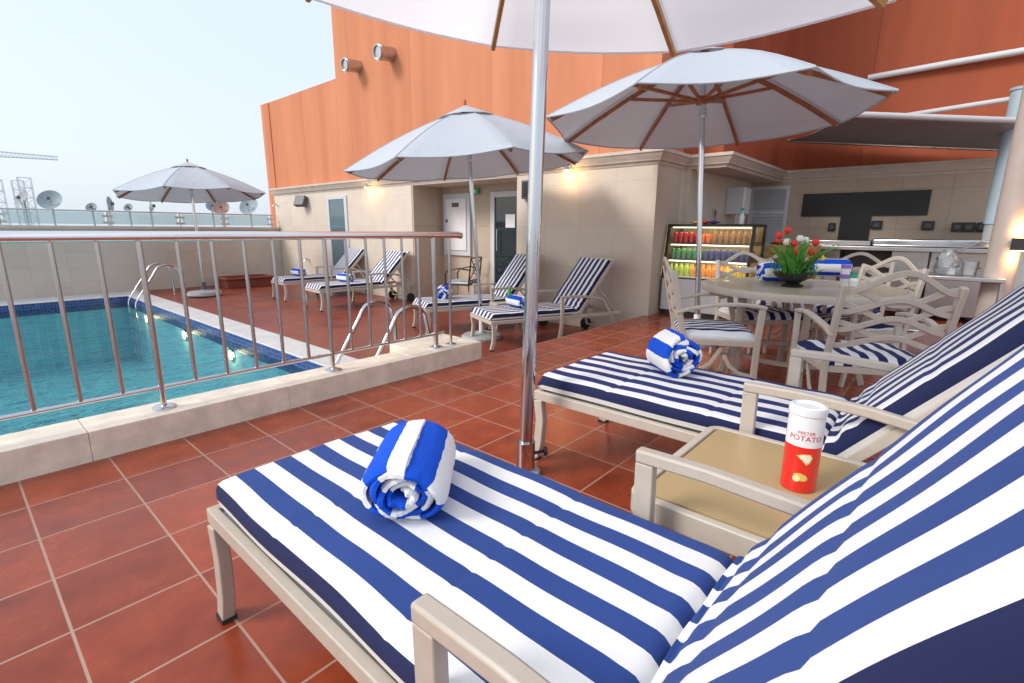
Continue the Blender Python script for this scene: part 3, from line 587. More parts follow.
# ================================================================ LOUNGERS
def cushion(w,seat,back,ang,t,matl,name,par,z0,seed=0,nstr=6,x0=0.0):
    """one continuous padded mattress, local x = foot to head, bent at x=seat"""
    rn=random.Random(seed); b=MB(); NU=26; ring=[]
    # centre path with bend
    pts=[]; ns=70; nb=44
    for i in range(ns): s=(seat-.06)*(i/(ns-1))**.8; pts.append((x0+s,z0,0,s))
    rb=.10; 
    for i in range(1,13):
        a=ang*i/12; s=seat-.06+rb*ang*i/12
        pts.append((x0+seat-.06+rb*math.sin(a),z0+rb*(1-math.cos(a)),a,s))
    ex,ez,ea,es=pts[-1]
    for i in range(1,nb+1): s=i/nb*back; pts.append((ex+s*math.cos(ang),ez+s*math.sin(ang),ang,es+s))
    tot=pts[-1][3]
    hw=w/2
    sec=[]   # (y, h, u)
    for k in range(NU+1):
        f=k/NU; y=-hw+.02+f*(w-.04); sec.append((y,1.0,(y+hw)/w,0))
    top=sec
    rad=.02
    left=[(-hw+.006,.93,0.012,0),(-hw,.75,0.004,1),(-hw-.001,.44,0.002,1),(-hw,.34,0.001,2),(-hw+.006,.04,0,2),(-hw+.03,0,0,2)]
    right=[(hw-.03,0,1,2),(hw-.006,.04,1,2),(hw,.34,1,2),(hw+.001,.44,.998,1),(hw,.75,.996,1),(hw-.006,.93,.99,0)]
    prof=top+right[::-1]+left[::-1]
    m_=len(prof); vs=[]
    for i,(x,z,a,s) in enumerate(pts):
        e=min(1,min(s,tot-s)/.035); e=math.sqrt(max(0,1-(1-e)**2)) if e<1 else 1
        cr=0
        for c,wd,dp in ((seat-.045,.022,.34),(.40,.010,.05),(.84,.010,.05),(seat+.05,.022,.13),(seat+.13,.02,.07),(seat+back*.5,.012,.05)): cr+=dp*math.exp(-((s-c)/wd)**2)
        shrink=.0 if e>=1 else .012*(1-e)
        for (y,h,u,mk) in prof:
            hh=t*(.12+.88*e)*h*(1-cr*(1 if h>.5 else 0))
            if h>.9: 
                puff=.006*math.sin(math.pi*min(1,max(0,(y+hw)/w)))
                wv=.0013*math.sin(s*23+y*9+seed)+.0012*math.sin(s*9-y*23+seed*2)
                fold=math.exp(-((s-seat)/.09)**2); wv+=fold*(.0025*math.sin(s*95+y*13)+.003*math.sin(s*60-y*17+1)); hh+=(puff+wv)*e
            yy=y*(1-shrink/hw)+.003*math.sin(s*11+seed)*(1 if abs(y)>hw*.8 else 0)
            zz=t*.06*(1-e)
            vs.append((x-math.sin(a)*(hh+zz),yy,z+math.cos(a)*(hh+zz)))
    us=[p[2] for p in prof]; mk=[p[3] for p in prof]
    for i in range(len(pts)-1):
        for k in range(m_):
            l=(k+1)%m_
            mi=0
            if mk[k]==2 and mk[l]==2: mi=1
            elif mk[k]>=1 and mk[l]>=1 or (mk[k]==1 or mk[l]==1): mi=2
            o=0
            s0,s1=pts[i][3],pts[i+1][3]
            b.uv[len(b.f)]=[(us[k],s0),(us[l],s0),(us[l],s1),(us[k],s1)]
            b.f.append([i*m_+k,i*m_+l,(i+1)*m_+l,(i+1)*m_+k]); b.mi.append(mi)
    b.v=[Vector(v) for v in vs]
    # end caps
    n=len(pts)
    for base,flip in((0,1),((n-1)*m_,0)):
        idx=[base+k for k in range(m_)]
        b.uv[len(b.f)]=[(us[k],0) for k in range(m_)]; b.f.append(idx[::-1] if flip else idx); b.mi.append(1)
    # front face of foot end shows stripes
    o=b.build(name,[matl,M['hem'],M['navy']],par)
    return o
def lounger(label,loc,rotz,matl,frame,ang=R(52),seed=1,group='striped sun loungers',w=.66):
    t=thing('sun_lounger',label,'sun lounger',loc,rotz,group)
    hw=w/2; SE=1.29; zf=.345; hr=hw+.005
    def rbar(path,ww,h,name='frame',par=t,up=(0,0,1),bev=.005,scale=None): return MB().bar(path,ww,h,upv=up,scale=scale).build(name,frame,par,bevel=bev)
    b=MB()
    for s in(-1,1): b.bar([(.02,s*hr,zf),(1.95,s*hr,zf)],.028,.045)
    b.bar([(.014,-hr-.012,zf),(.014,hr+.012,zf)],.028,.045); b.bar([(1.93,-hr,zf),(1.93,hr,zf)],.028,.04)
    for x in(.35,.7,1.05,1.25): b.bar([(x,-hr,zf-.004),(x,hr,zf-.004)],.03,.02)
    b.build('frame',frame,t,bevel=.004)
    # mesh sling under the mattress
    MB().box((.03,-hr+.016,zf+.0),(1.24,hr-.016,zf+.008)).build('sling',M['hem'],t)
    # foot legs: slightly curved
    for s in(-1,1):
        lg=MB().bar([(.03,s*hr,zf-.0225),(.045,s*hr,.22),(.035,s*hr,.1),(.01,s*hr,.012)],.036,.046,upv=(1,0,0)).build('leg',frame,t,bevel=.004)
        MB().box((-.016,s*hr-.021,0),(.036,s*hr+.021,.0125)).build('rubber_foot',M['rubber'],lg)
    # arm legs + arm rest
    for s in(-1,1):
        ya=s*(hr+.014); xa=1.0
        lg=MB().bar([(xa,ya,.585),(xa+.004,ya,.35),(xa-.012,ya,.15),(xa-.04,ya,.012)],.03,.048,upv=(1,0,0)).build('leg',frame,t,bevel=.004)
        MB().box((xa-.065,ya-.018,0),(xa-.015,ya+.018,.0125)).build('rubber_foot',M['rubber'],lg)
        MB().bar([(xa-.024,ya,.602),(xa+.15,ya,.606),(xa+.35,ya,.597),(xa+.55,ya,.57),(xa+.66,ya,.53)],.034,.034).build('armrest',frame,t,bevel=.006)
        MB().bar([(xa+.65,ya,.535),(xa+.78,ya,.34),(xa+.86,ya,.12)],.026,.034,upv=(1,0,0)).build('rear_leg',frame,t,bevel=.004)
    # backrest frame
    bx=SE; bb=.86; ca,sa=math.cos(ang),math.sin(ang)
    b=MB()
    for s in(-1,1): b.bar([(bx,s*(hw-.01),zf+.03),(bx+bb*ca,s*(hw-.01),zf+.03+bb*sa)],.028,.035,upv=(-sa,0,ca))
    b.bar([(bx+bb*ca,-hw+.0,zf+.03+bb*sa),(bx+bb*ca,hw-.0,zf+.03+bb*sa)],.035,.028,upv=(-sa,0,ca))
    b.build('backrest_frame',frame,t,bevel=.004)
    MB().add([(bx+.02,-hw+.02,zf+.045),(bx+.02,hw-.02,zf+.045),(bx+bb*ca,hw-.02,zf+.045+bb*sa),(bx+bb*ca,-hw+.02,zf+.045+bb*sa)],[(0,1,2,3)]).build('back_sling',M['hem'],t)
    for s in(-1,1): MB().bar([(bx+.45*ca,s*(hw-.03),zf+.02+.45*sa),(bx+.62,s*(hw-.03),zf)],.02,.02).build('prop',frame,t)
    # wheels
    for s in(-1,1):
        wl=MB().lathe([(.05,-.018),(.085,-.018),(.09,-.01),(.09,.01),(.085,.018),(.05,.018)],(1.86,s*(hr+.02),.09),axis=(0,1,0),seg=24).build('wheel',M['rubber'],t)
        MB().lathe([(.052,-.014),(.052,.014)],(1.86,s*(hr+.02),.09),axis=(0,1,0),seg=20).build('rim',M['grey'],wl)
    MB().tube([(1.86,-hr-.03,.09),(1.86,hr+.03,.09)],.012).bar([(1.86,-hr,.09),(1.84,-hr,zf)],.025,.03).bar([(1.86,hr,.09),(1.84,hr,zf)],.025,.03).build('axle',frame,t)
    cushion(w,SE,.78,ang,.078,matl,'mattress',t,zf+.03,seed,x0=.0)
    return t
L1=lounger('nearest blue and white striped sun lounger filling the foreground with a rolled towel',(.735,1.495,0),R(-90),M['stripe'],M['frame'],ang=R(56.5),seed=1,w=.655)
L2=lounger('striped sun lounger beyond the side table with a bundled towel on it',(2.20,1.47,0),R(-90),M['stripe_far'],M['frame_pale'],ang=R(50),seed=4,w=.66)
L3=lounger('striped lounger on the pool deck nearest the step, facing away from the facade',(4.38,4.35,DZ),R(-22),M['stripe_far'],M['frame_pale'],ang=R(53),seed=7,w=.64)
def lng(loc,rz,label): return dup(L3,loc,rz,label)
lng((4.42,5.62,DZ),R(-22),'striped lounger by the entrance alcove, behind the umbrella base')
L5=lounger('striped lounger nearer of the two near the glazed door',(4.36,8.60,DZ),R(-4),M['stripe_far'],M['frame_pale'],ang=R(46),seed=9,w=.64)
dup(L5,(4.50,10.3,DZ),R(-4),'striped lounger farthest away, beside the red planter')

# ================================================================ TOWELS
def towel(label,loc,rotz,L=.30,Rr=.078,seed=0,squash=.92,per=.16,messy=.0):
    b=MB(); turns=4.1; th=.0205*Rr/.11; n=300; rn=random.Random(seed)
    r0=.012; path=[]
    for i in range(n):
        f=i/(n-1); a=f*turns*2*math.pi; r=r0+(Rr-th/2-r0)*f**.85
        k=1+(.05+.6*messy)*math.sin(2.3*a+seed)+messy*math.sin(3.7*a+seed)*.5*(1-f*.6)
        path.append(Vector((r*k*math.cos(a+1.0+math.pi/2*0),r*k*math.sin(a+1.0)*squash,0)))
    # outer tail tucked flat under
    arc_=[0]
    for i in range(1,n): arc_.append(arc_[-1]+(path[i]-path[i-1]).length)
    tot=arc_[-1]; vs=[];NL=15
    for j in range(NL):
        g=j/(NL-1); x=(g-.5)*L
        endr=1-.10*abs(2*g-1)**6; ed=min(j,NL-1-j); hk=(.45,.85,1)[min(ed,2)]; x=(-.5+(0,.035,.09)[j])*L if j<3 else ((.5-(0,.035,.09)[NL-1-j])*L if j>NL-4 else (-.5+.09+.82*(j-2)/(NL-5))*L)
        for i in range(n):
            p=path[i]; t_=(path[min(i+1,n-1)]-path[max(i-1,0)]).normalized(); nn=Vector((-t_.y,t_.x,0))
            wob=(.012*math.sin(i*.07+seed)+.007*math.sin(i*.17+2)+.004*math.sin(i*.41))*(1 if ed<3 else .25)*(1 if g<.5 else -1)
            h_=th/2*.93*hk*(1+.12*math.sin(i*.23+seed+j*.2))
            for s in(-1,1):
                q=p*endr+nn*(s*h_)
                vs.append((x+wob+rn.uniform(-.0012,.0012),q.x+rn.uniform(-.0009,.0009),q.y+rn.uniform(-.0009,.0009)))
    def idx(j,i,s): return (j*n+i)*2+s
    fs=[];uv=[]
    for j in range(NL-1):
        for i in range(n-1):
            for s in (0,1):
                f=(idx(j,i,s),idx(j,i+1,s),idx(j+1,i+1,s),idx(j+1,i,s)); fs.append(f); uv.append([(arc_[i]/per,j),(arc_[i+1]/per,j),(arc_[i+1]/per,j+1),(arc_[i]/per,j+1)])
        for i in(0,n-1): fs.append((idx(j,i,0),idx(j,i,1),idx(j+1,i,1),idx(j+1,i,0))); uv.append([(arc_[i]/per,j)]*4)
    for j in(0,NL-1):
        for i in range(n-1): fs.append((idx(j,i,0),idx(j,i+1,0),idx(j,i+1,1),idx(j,i,1))); uv.append([(arc_[i]/per,j),(arc_[i+1]/per,j),(arc_[i+1]/per,j),(arc_[i]/per,j)])
    zmin=min(v[2] for v in vs); vs=[(x,y,z-zmin) for x,y,z in vs]
    o=b.add(vs,fs,0,uv).build('rolled_towel',M['terry'],loc=loc); o.rotation_euler=(0,0,rotz)
    return tag(o,label,'towel',group='rolled blue and white towels')
CT=.345+.03+.078   # cushion top
T1=towel('rolled blue and white towel on the nearest lounger',(.745,.985,CT+.002),R(42),L=.31,Rr=.112,seed=2,per=.135,squash=.76,messy=.06)
T2=towel('bundled blue and white towel on the lounger behind the side table',(2.34,.97,CT+.002),R(48),L=.22,Rr=.112,seed=5,messy=.07,per=.13)
def tw(loc,rz,lb,src=T1):
    c=src.copy(); COL.objects.link(c); c.location=loc; c.rotation_euler=(0,0,rz); c['label']=lb; return c
tw((4.90,4.16,DZ+CT),R(75),'rolled towel on the pool deck lounger nearest the step')
tw((4.80,5.50,DZ+CT),R(35),'rolled towel on the lounger by the entrance alcove',T2)
tw((5.05,8.60,DZ+CT),R(95),'rolled towel on the nearer of the two loungers near the glazed door')
tw((5.0,10.36,DZ+CT),R(92),'rolled towel on the farthest lounger beside the red planter')

# ================================================================ SIDE TABLES
def side_table(label,x0,x1,y0,y1,h,loc=(0,0,0),rotz=0,topm=None):
    t=thing('side_table',label,'side table',loc,rotz,'low side tables between loungers')
    MB().box((x0+.022,y0+.022,h-.012),(x1-.022,y1-.022,h-.001)).build('top_panel',topm or M['table'],t)
    b=MB()
    def rr(x,y,s=.03): return (x,y)
    rim=[];rad=.035
    for cx,cy,a0 in((x1-rad,y1-rad,0),(x0+rad,y1-rad,90),(x0+rad,y0+rad,180),(x1-rad,y0+rad,270)):
        for k in range(5): a=R(a0+k*22.5); rim.append((cx+rad*math.cos(a),cy+rad*math.sin(a),0))
    b.sweep([(x,y,h-.032) for x,y,_ in rim],[(-.013,-.032),(.013,-.032),(.013,.032),(-.013,.032)],closed=True)
    b.build('rim',M['frame_pale'],t,bevel=.004)
    for x in(x0+.05,x1-.05):
        for y in(y0+.05,y1-.05): MB().bar([(x,y,h-.04),(x,y,.2),(x+(.03 if x>(x0+x1)/2 else -.03),y,0)],.03,.03,upv=(1,0,0)).build('leg',M['frame'],t,bevel=.003)
    return t
side_table('rectangular side table with speckled tan top holding the chip tube',1.165,1.80,-.12,.57,.445)
side_table('small pale side table between the two loungers near the step',-.24,.24,-.22,.22,.42,loc=(5.42,4.86,DZ),rotz=R(-22),topm=M['frame_pale'])

# chip tube with lettering
t=thing('chip_tube','red and white tube of potato chips on the side table','snack tube',(1.505,.232,.4455))
t.scale=(1.04,1.04,1.04)
CR=.043; CH=.235
MB().lathe([(CR-.001,0),(CR,.003),(CR,.128)],(0,0,0),seg=40).build('red_sleeve',col('tube_red',(.78,.02,.015),.25,coat=.3),t)
MB().lathe([(CR+.0002,.128),(CR,.2),(CR-.001,.215),(CR-.001,.2151)],(0,0,0),seg=40).build('white_sleeve',col('tube_white',(.82,.82,.84),.25,coat=.3),t)
MB().lathe([(CR+.002,.212),(CR+.0025,.222),(CR+.001,.232),(CR-.006,.234),(CR-.010,.229),(.001,.229)],(0,0,0),seg=40).build('lid',col('lid',(.78,.80,.84),.15),t)
def on_can(mb2d,name,mt,face,z,off=.0008,par=t):
    """wrap flat (x,z) outlines, given as a mesh, round the tube"""
    me=mb2d
    for v in me.vertices:
        a=face+v.co.x/CR; rr=CR+off+v.co.z*.0; zz=z+v.co.y; v.co=Vector((rr*math.cos(a),rr*math.sin(a),zz))
    o=bpy.data.objects.new(name,me); COL.objects.link(o); o.parent=par; me.materials.clear(); me.materials.append(mt); return o
def textmesh(s,size,align='CENTER'):
    c=bpy.data.curves.new('txt','FONT'); c.body=s; c.size=size; c.align_x=align; c.resolution_u=3; o=bpy.data.objects.new('txt',c); COL.objects.link(o)
    bpy.context.view_layer.update(); me=bpy.data.meshes.new_from_object(o.evaluated_get(bpy.context.evaluated_depsgraph_get())); bpy.data.objects.remove(o)
    bm=bmesh.new(); bm.from_mesh(me); bmesh.ops.triangulate(bm,faces=bm.faces); 
    bmesh.ops.subdivide_edges(bm,edges=[e for e in bm.edges if e.calc_length()>.004],cuts=2); bm.to_mesh(me); bm.free(); return me
face=math.atan2(-.222,-1.475)+R(6)
me=textmesh('MISTER',.013); 
on_can(me,'lettering',col('ink_red',(.62,.02,.03),.4),face,.163)
me=textmesh('POTATO',.020); on_can(me,'lettering',col('ink_red',(.62,.02,.03)),face,.146,off=.001)
def shape2d(pts,n=18):
    me=bpy.data.meshes.new('s'); bm=bmesh.new(); vs=[bm.verts.new((x,y,0)) for x,y in pts]; f=bm.faces.new(vs)
    bmesh.ops.triangulate(bm,faces=bm.faces)
    for _ in range(2): bmesh.ops.subdivide_edges(bm,edges=[e for e in bm.edges if e.calc_length()>.006],cuts=1); bmesh.ops.triangulate(bm,faces=bm.faces)
    bm.to_mesh(me); bm.free(); return me
on_can(shape2d([(-.022,.012),(-.008,.018),(.010,.019),(.016,.008),(.010,-.006),(.002,-.012),(-.006,-.002)]),'printed_chip',col('chip_gold',(.85,.55,.12)),face+.15,.092,off=.0007)
on_can(shape2d([(-.019,.011),(-.007,.016),(.008,.017),(.013,.007),(.008,-.003),(.001,-.006),(-.006,.001)]),'printed_chip',col('chip_pale',(.85,.80,.62)),face+.15,.092,off=.0012)
def ell(rx,ry,a=0,n=20): return [(rx*math.cos(2*math.pi*k/n)*math.cos(a)-ry*math.sin(2*math.pi*k/n)*math.sin(a),rx*math.cos(2*math.pi*k/n)*math.sin(a)+ry*math.sin(2*math.pi*k/n)*math.cos(a)) for k in range(n)]
on_can(shape2d(ell(.017,.010,-.3)),'printed_potato',col('potato',(.72,.52,.12)),face,.045,off=.0007)
on_can(shape2d(ell(.009,.009)),'printed_potato',col('potato_cut',(.86,.74,.36)),face-.22,.040,off=.0012)

# ================================================================ DINING SET
def wave_bar(b,z0,A,w,x_of,n=22,dy=0,thk=.014,wid=.030,s=.26):
    pts=[]
    for i in range(n):
        u=-1+2*i/(n-1); z=z0+A*math.cos(math.pi*u*.5*2)*.5+A*.5
        pts.append((x_of(z)-.02*(1-u*u)+dy,u*s,z))
    b.bar(pts,thk,wid,upv=(0,0,1))
def chair(label,loc,rotz,group='dining chairs round the table',frame=None,padm=None):
    """local +x = front of chair; origin at centre of seat on floor"""
    fr=frame or M['frame_pale']; t=thing('dining_chair',label,'chair',loc,rotz,group)
    hb=.265; hf=.285
    xo=lambda z: -.235-(max(0,z-.42))*.22
    for s in(-1,1):
        MB().bar([(-.30,s*hb,0),(-.262,s*hb,.22),(-.235,s*hb,.42),(xo(.65),s*hb,.65),(xo(.885),s*hb,.885)],.030,.042,upv=(1,0,0),scale=[.8,1,1,1,1]).build('back_leg',fr,t,bevel=.006)
        MB().bar([(.26,s*hf,0),(.235,s*hf,.2),(.235,s*hf,.42),(.245,s*hf,.645)],.030,.042,upv=(1,0,0),scale=[.75,1,1,1]).build('front_leg',fr,t,bevel=.006)
        MB().bar([(xo(.70),s*hb,.60),(-.2,s*(hb+.01),.635),(-.05,s*(hf+.005),.665),(.10,s*hf,.672),(.2,s*hf,.665),(.27,s*hf,.652)],.036,.024).build('armrest',fr,t,bevel=.006)
        # curved brace under the seat
        MB().bar([(-.235+.01,s*hb,.18)]+[(-.22+.22*math.sin(a),s*hb,.18+.19*(1-math.cos(a))) for a in (R(25),R(50),R(75))]+[(.02,s*hb,.375)],.014,.026,upv=(1,0,0)).bar([(.225,s*hf,.18)]+[(.225-.2*math.sin(a),s*hf,.18+.19*(1-math.cos(a))) for a in (R(25),R(50),R(75))],.014,.026,upv=(1,0,0)).build('brace',fr,t,bevel=.003)
    b=MB(); b.bar([(-.235,-hb,.405),(-.235,hb,.405)],.025,.04).bar([(.235,-hf,.405),(.235,hf,.405)],.025,.04)
    for s in(-1,1): b.bar([(-.235,s*hb,.405),(.235,s*hf,.405)],.025,.04)
    b.build('seat_frame',fr,t,bevel=.004)
    b=MB()
    wave_bar(b,.845,.105,0,xo,s=hb-.01)               # arch
    wave_bar(b,.865,-.085,0,xo,s=hb-.01,dy=.006)
    wave_bar(b,.735,.075,0,xo,s=hb-.01,dy=0)
    wave_bar(b,.775,-.085,0,xo,s=hb-.01,dy=.006)
    wave_bar(b,.635,.075,0,xo,s=hb-.01,dy=0)
    wave_bar(b,.675,-.085,0,xo,s=hb-.01,dy=.006)
    wave_bar(b,.545,.06,0,xo,s=hb-.01,dy=0)
    b.build('backrest_lattice',fr,t,bevel=.003)
    # seat pad
    b=MB(); n=14; vs=[];uv=[];fs=[]
    for lv in range(2):
        for i in range(n+1):
            for j in range(n+1):
                u,v=i/n*2-1,j/n*2-1; e=(1-abs(u)**8)*(1-abs(v)**8)
                x=u*.25; y=v*(hb+.0+(u+1)*.006)
                vs.append((x,y,.43+(.055*max(.25,e**.4)+.003*math.sin(9*u+5*v)) if lv==0 else .427))
    N1=(n+1)*(n+1)
    for lv in range(2):
        for i in range(n):
            for j in range(n):
                a=lv*N1+i*(n+1)+j; f=(a,a+1,a+n+2,a+n+1); fs.append(f if lv==0 else f[::-1]); uvv=[(jj/n,ii/n) for ii,jj in((i,j),(i,j+1),(i+1,j+1),(i+1,j))]; uv.append(uvv if lv==0 else uvv[::-1])
    per=[i*(n+1) for i in range(n+1)]+[n*(n+1)+j for j in range(1,n+1)]+[i*(n+1)+n for i in range(n-1,-1,-1)]+[j for j in range(n-1,0,-1)]
    for k in range(len(per)):
        a,c=per[k],per[(k+1)%len(per)]; fs.append((a,c,c+N1,a+N1)); uv.append([((a%(n+1))/n,0),((c%(n+1))/n,0),((c%(n+1))/n,0),((a%(n+1))/n,0)])
    b.add(vs,fs,0,uv).build('seat_pad',padm or M['stripe_chair'],t)
    return t
TC=Vector((4.35,.85))
t=thing('round_dining_table','round dining table with a stone coloured top and pale metal rim','table',(TC.x,TC.y,0))
MB().lathe([(.001,.725),(.66,.725),(.672,.739),(.001,.7395)],(0,0,0),seg=72).build('table_top',M['tabletop'],t)
MB().lathe([(.655,.69),(.70,.69),(.706,.715),(.70,.74),(.674,.742),(.673,.724),(.655,.724)],(0,0,0),seg=72).build('rim',M['frame_pale'],t)
for k in range(4):
    a=R(20+90*k); ca,sa=math.cos(a),math.sin(a)
    MB().bar([(.50*ca,.50*sa,.69),(.44*ca,.44*sa,.45),(.42*ca,.42*sa,.25),(.50*ca,.50*sa,0)],.045,.045,upv=(ca,sa,0)).build('leg',M['frame'],t,bevel=.006)
MB().sweep([(.40*math.cos(R(10*k)),.40*math.sin(R(10*k)),.20) for k in range(36)],[(-.012,-.016),(.012,-.016),(.012,.016),(-.012,.016)],closed=True).build('foot_ring',M['frame'],t)
C2=chair('dining chair nearest the camera, lattice back turned to the lounger',(3.50,.32,0),math.atan2(.47,.88))
dup(C2,(3.66,1.24,0),R(-60),'dining chair seen from its side at the left of the table')
def far_chair(u,dist,label):
    dr=fw+r2*(u-512)/496.5; k=dist/math.hypot(dr.x,dr.y); p=Vector((dr.x*k,dr.y*k)); q=(TC-p).normalized(); p=p+q*.33
    return dup(C2,(p.x,p.y,0),math.atan2(q.y,q.x),label)
far_chair(737,5.15,'dining chair behind the table in front of the lit fridge')
far_chair(779,5.75,'dining chair farthest back, behind the rolled towel and the fridge edge')
far_chair(880,5.0,'dining chair behind the table in front of the steel counter')
far_chair(846,5.75,'dining chair just left of the one before the steel counter, half hidden by it')

# dark metal chair in the alcove
t=thing('metal_armchair','dark metal armchair with striped pad in front of the service hatch','chair',(6.62,7.05,DZ),R(112))
BM=M['blackmetal']
for s in(-1,1):
    MB().tube([(-.26,s*.25,0),(-.24,s*.25,.42),(-.30,s*.25,.92)],.014).build('back_leg',BM,t); MB().tube([(.24,s*.27,0),(.22,s*.27,.42),(.23,s*.27,.6)],.014).build('front_leg',BM,t)
    MB().tube([(-.27,s*.25,.7),(-.05,s*.28,.73),(.18,s*.28,.68),(.24,s*.27,.58)],.014).build('armrest',BM,t)
b=MB(); b.tube([(-.30,-.25,.92),(-.30,.25,.92)],.014).tube([(-.25,-.25,.5),(-.25,.25,.5)],.012).tube([(-.25,-.25,.5),(-.30,.25,.92)],.009).tube([(-.25,.25,.5),(-.30,-.25,.92)],.009)
b.tube([(-.275+.0*k,.1*math.cos(R(30*k)),.71+.1*math.sin(R(30*k))) for k in range(12)],.008,closed=True,upv=(1,0,0)); b.build('backrest',BM,t)
MB().box((-.25,-.25,.41),(.24,.27,.43)).build('seat',BM,t)
b=MB(); b.add([(-.24,-.24,.432),(.25,-.25,.432),(.25,.25,.432),(-.24,.24,.432),(-.24,-.24,.48),(.25,-.25,.48),(.25,.25,.48),(-.24,.24,.48)],[(3,2,1,0),(4,5,6,7),(0,1,5,4),(1,2,6,5),(2,3,7,6),(3,0,4,7)],0,[[(0,0),(0,1),(1,1),(1,0)],[(0,0),(0,1),(1,1),(1,0)],[(0,0),(0,1),(0,1),(0,0)],[(0,0),(1,0),(1,0),(0,0)],[(1,0),(1,1),(1,1),(1,0)],[(1,0),(0,0),(0,0),(1,0)]]); b.build('seat_pad',M['stripe_chair'],t,bevel=.015)

# table items
def GP(u,v,z=.743):
    dr=fw+r2*(u-512)/496.5-u2*(v-341.5)/496.5; k=(z-1.15)/dr.z; return (dr.x*k,dr.y*k)
TT=.743
tw((*GP(778,282),TT),R(128),'rolled towel on the dining table left of the flower bowl'); tw((*GP(828,276),TT),R(118),'rolled towel on the dining table behind the flower bowl')
t=thing('flower_bowl','black bowl of red and white artificial tulips on the dining table','flower bowl',(4.25,.88,TT))
t.scale=(1.22,1.22,1.22)
MB().lathe([(.06,0),(.065,.008),(.035,.02),(.06,.035),(.10,.06),(.12,.085),(.115,.085),(.05,.05),(.001,.045)],(0,0,0),seg=28).build('bowl',M['black'],t)
def leafblade(b,base,ang,ln,lean,w,mi=0,curl=.5):
    n=7; L_=[];Rr_=[]
    ca,sa=math.cos(ang),math.sin(ang)
    for i in range(n):
        f=i/(n-1); out=lean*ln*f**(1+curl); z=ln*(f-.25*lean*f*f*f); ww=w*math.sin(math.pi*(f*.85+.13))
        c=Vector(base)+Vector((ca*out,sa*out,z)); s=Vector((-sa,ca,0))*ww
        L_.append(c-s);Rr_.append(c+s+Vector((0,0,.002)))
    b.add(L_+Rr_,[(i,i+1,n+i+1,n+i) for i in range(n-1)],mi)
b=MB()
for k in range(80): a=rnd.uniform(0,6.28); r_=rnd.uniform(0,.06); leafblade(b,(r_*math.cos(a),r_*math.sin(a),.06),a+rnd.uniform(-.5,.5),rnd.uniform(.13,.26),rnd.uniform(.15,.95),rnd.uniform(.007,.017))
b.build('foliage',M['green_leaf'],t)
b=MB()
for k in range(160): a=rnd.uniform(0,6.28); r_=rnd.uniform(.04,.13); leafblade(b,(r_*math.cos(a),r_*math.sin(a),rnd.uniform(.06,.13)),rnd.uniform(0,6.28),rnd.uniform(.02,.06),rnd.uniform(.3,1),.004)
b.build('moss_sprigs',col('moss',(.05,.24,.04),.6),t)
fl=[(-.07,.09,.29,0),(-.05,.05,.25,1),(-.02,.02,.24,0),(.0,-.01,.27,1),(.05,-.03,.26,1),(.04,-.09,.25,0),(.06,-.07,.19,0),(-.01,.06,.32,0),(-.03,.0,.19,0)]
for x,y,z,k in fl:
    MB().tube([(x*.2,y*.2,.06),(x*.7,y*.7,z*.6),(x,y,z)],.0025,seg=5).build('stem',M['green_leaf'],t)
    h=MB()
    h.lathe([(.003,-.004),(.017,.004),(.022,.018),(.018,.034),(.012,.040),(.010,.034),(.012,.02),(.001,.01)],(x,y,z),seg=10); 
    for v in h.v: v.x+=.002*math.sin(v.z*300+v.y*400); 
    h.build('bloom',M['petalw'] if k else M['red'],t)
def beaker(label,loc,body,cap,h=.2,r=.035):
    t=thing('tumbler',label,'cup',loc); MB().lathe([(r*.85,0),(r,h*.5),(r,h),(r-.004,h),(r*.8,.01),(.001,.008)],(0,0,0),seg=20).build('cup',body,t); MB().lathe([(r+.002,h-.02),(r+.003,h+.008),(.001,h+.008)],(0,0,0),seg=20).build('lid',cap,t); MB().lathe([(r*.97,h*.35),(r*1.01,h*.5),(r*.99,h*.65)],(0,0,0),seg=20).build('band',cap,t)
beaker('white tumbler with purple lid on the dining table right of the flower bowl',(4.62,.60,TT),M['whitep'],col('purple',(.32,.16,.55)),.15,.032)
t=thing('green_jar','small green capped jar beside the white tumbler','jar',(4.52,.53,TT)); MB().lathe([(.03,0),(.034,.05),(.02,.07)],(0,0,0),seg=16).build('body',M['whitep'],t); MB().lathe([(.024,.07),(.026,.1),(.001,.102)],(0,0,0),seg=16).build('lid',col('green_cap',(.02,.42,.22)),t)
t=thing('yellow_blossom','yellow artificial blossom lying over the far towel','flower',(4.72,.82,TT+.17)); 
for k in range(9): MB().lathe([(.001,0),(.012,.006),(.015,.016),(.004,.02)],(.03*math.cos(k*.7),.045*math.sin(k*.7),.006+.012*(k%3)),seg=8).build('petal',M['yellow'],t)
MB().tube([(0,0,.0),(.05,.0,-.06)],.003,seg=5).build('stem',M['green_leaf'],t)
# plastic-wrapped glassware on the trolley
t=thing('glass_jug','upturned clear jug and glasses wrapped in plastic before the counter','glassware',(6.05,.02,.78))
b=MB(); b.lathe([(.06,0),(.085,.06),(.08,.14),(.05,.2),(.045,.22),(.001,.222)],(0,0,0),seg=18); 
for v in b.v: v.x+=.022*math.sin(v.z*60+v.y*40); v.y+=.022*math.sin(v.z*45+v.x*50)
b.build('wrap',M['tarp'],t); MB().lathe([(.05,.0),(.06,.12),(.05,.12)],(.0,-.16,0),seg=14).build('glass',M['tarp'],t)
MB().tube([(0,-.05,.2),(-.02,-.14,.26),(-.03,-.2,.3)],.008).build('ladle',M['steel'],t)
t=thing('serving_trolley','steel serving trolley behind the dining chairs','trolley',(6.05,-.02,0)); MB().box((-.25,-.35,.74),(.25,.3,.775)).build('top_shelf',M['steel'],t,bevel=.006); MB().box((-.25,-.35,.25),(.25,.3,.275)).build('lower_shelf',M['steel'],t,bevel=.006)
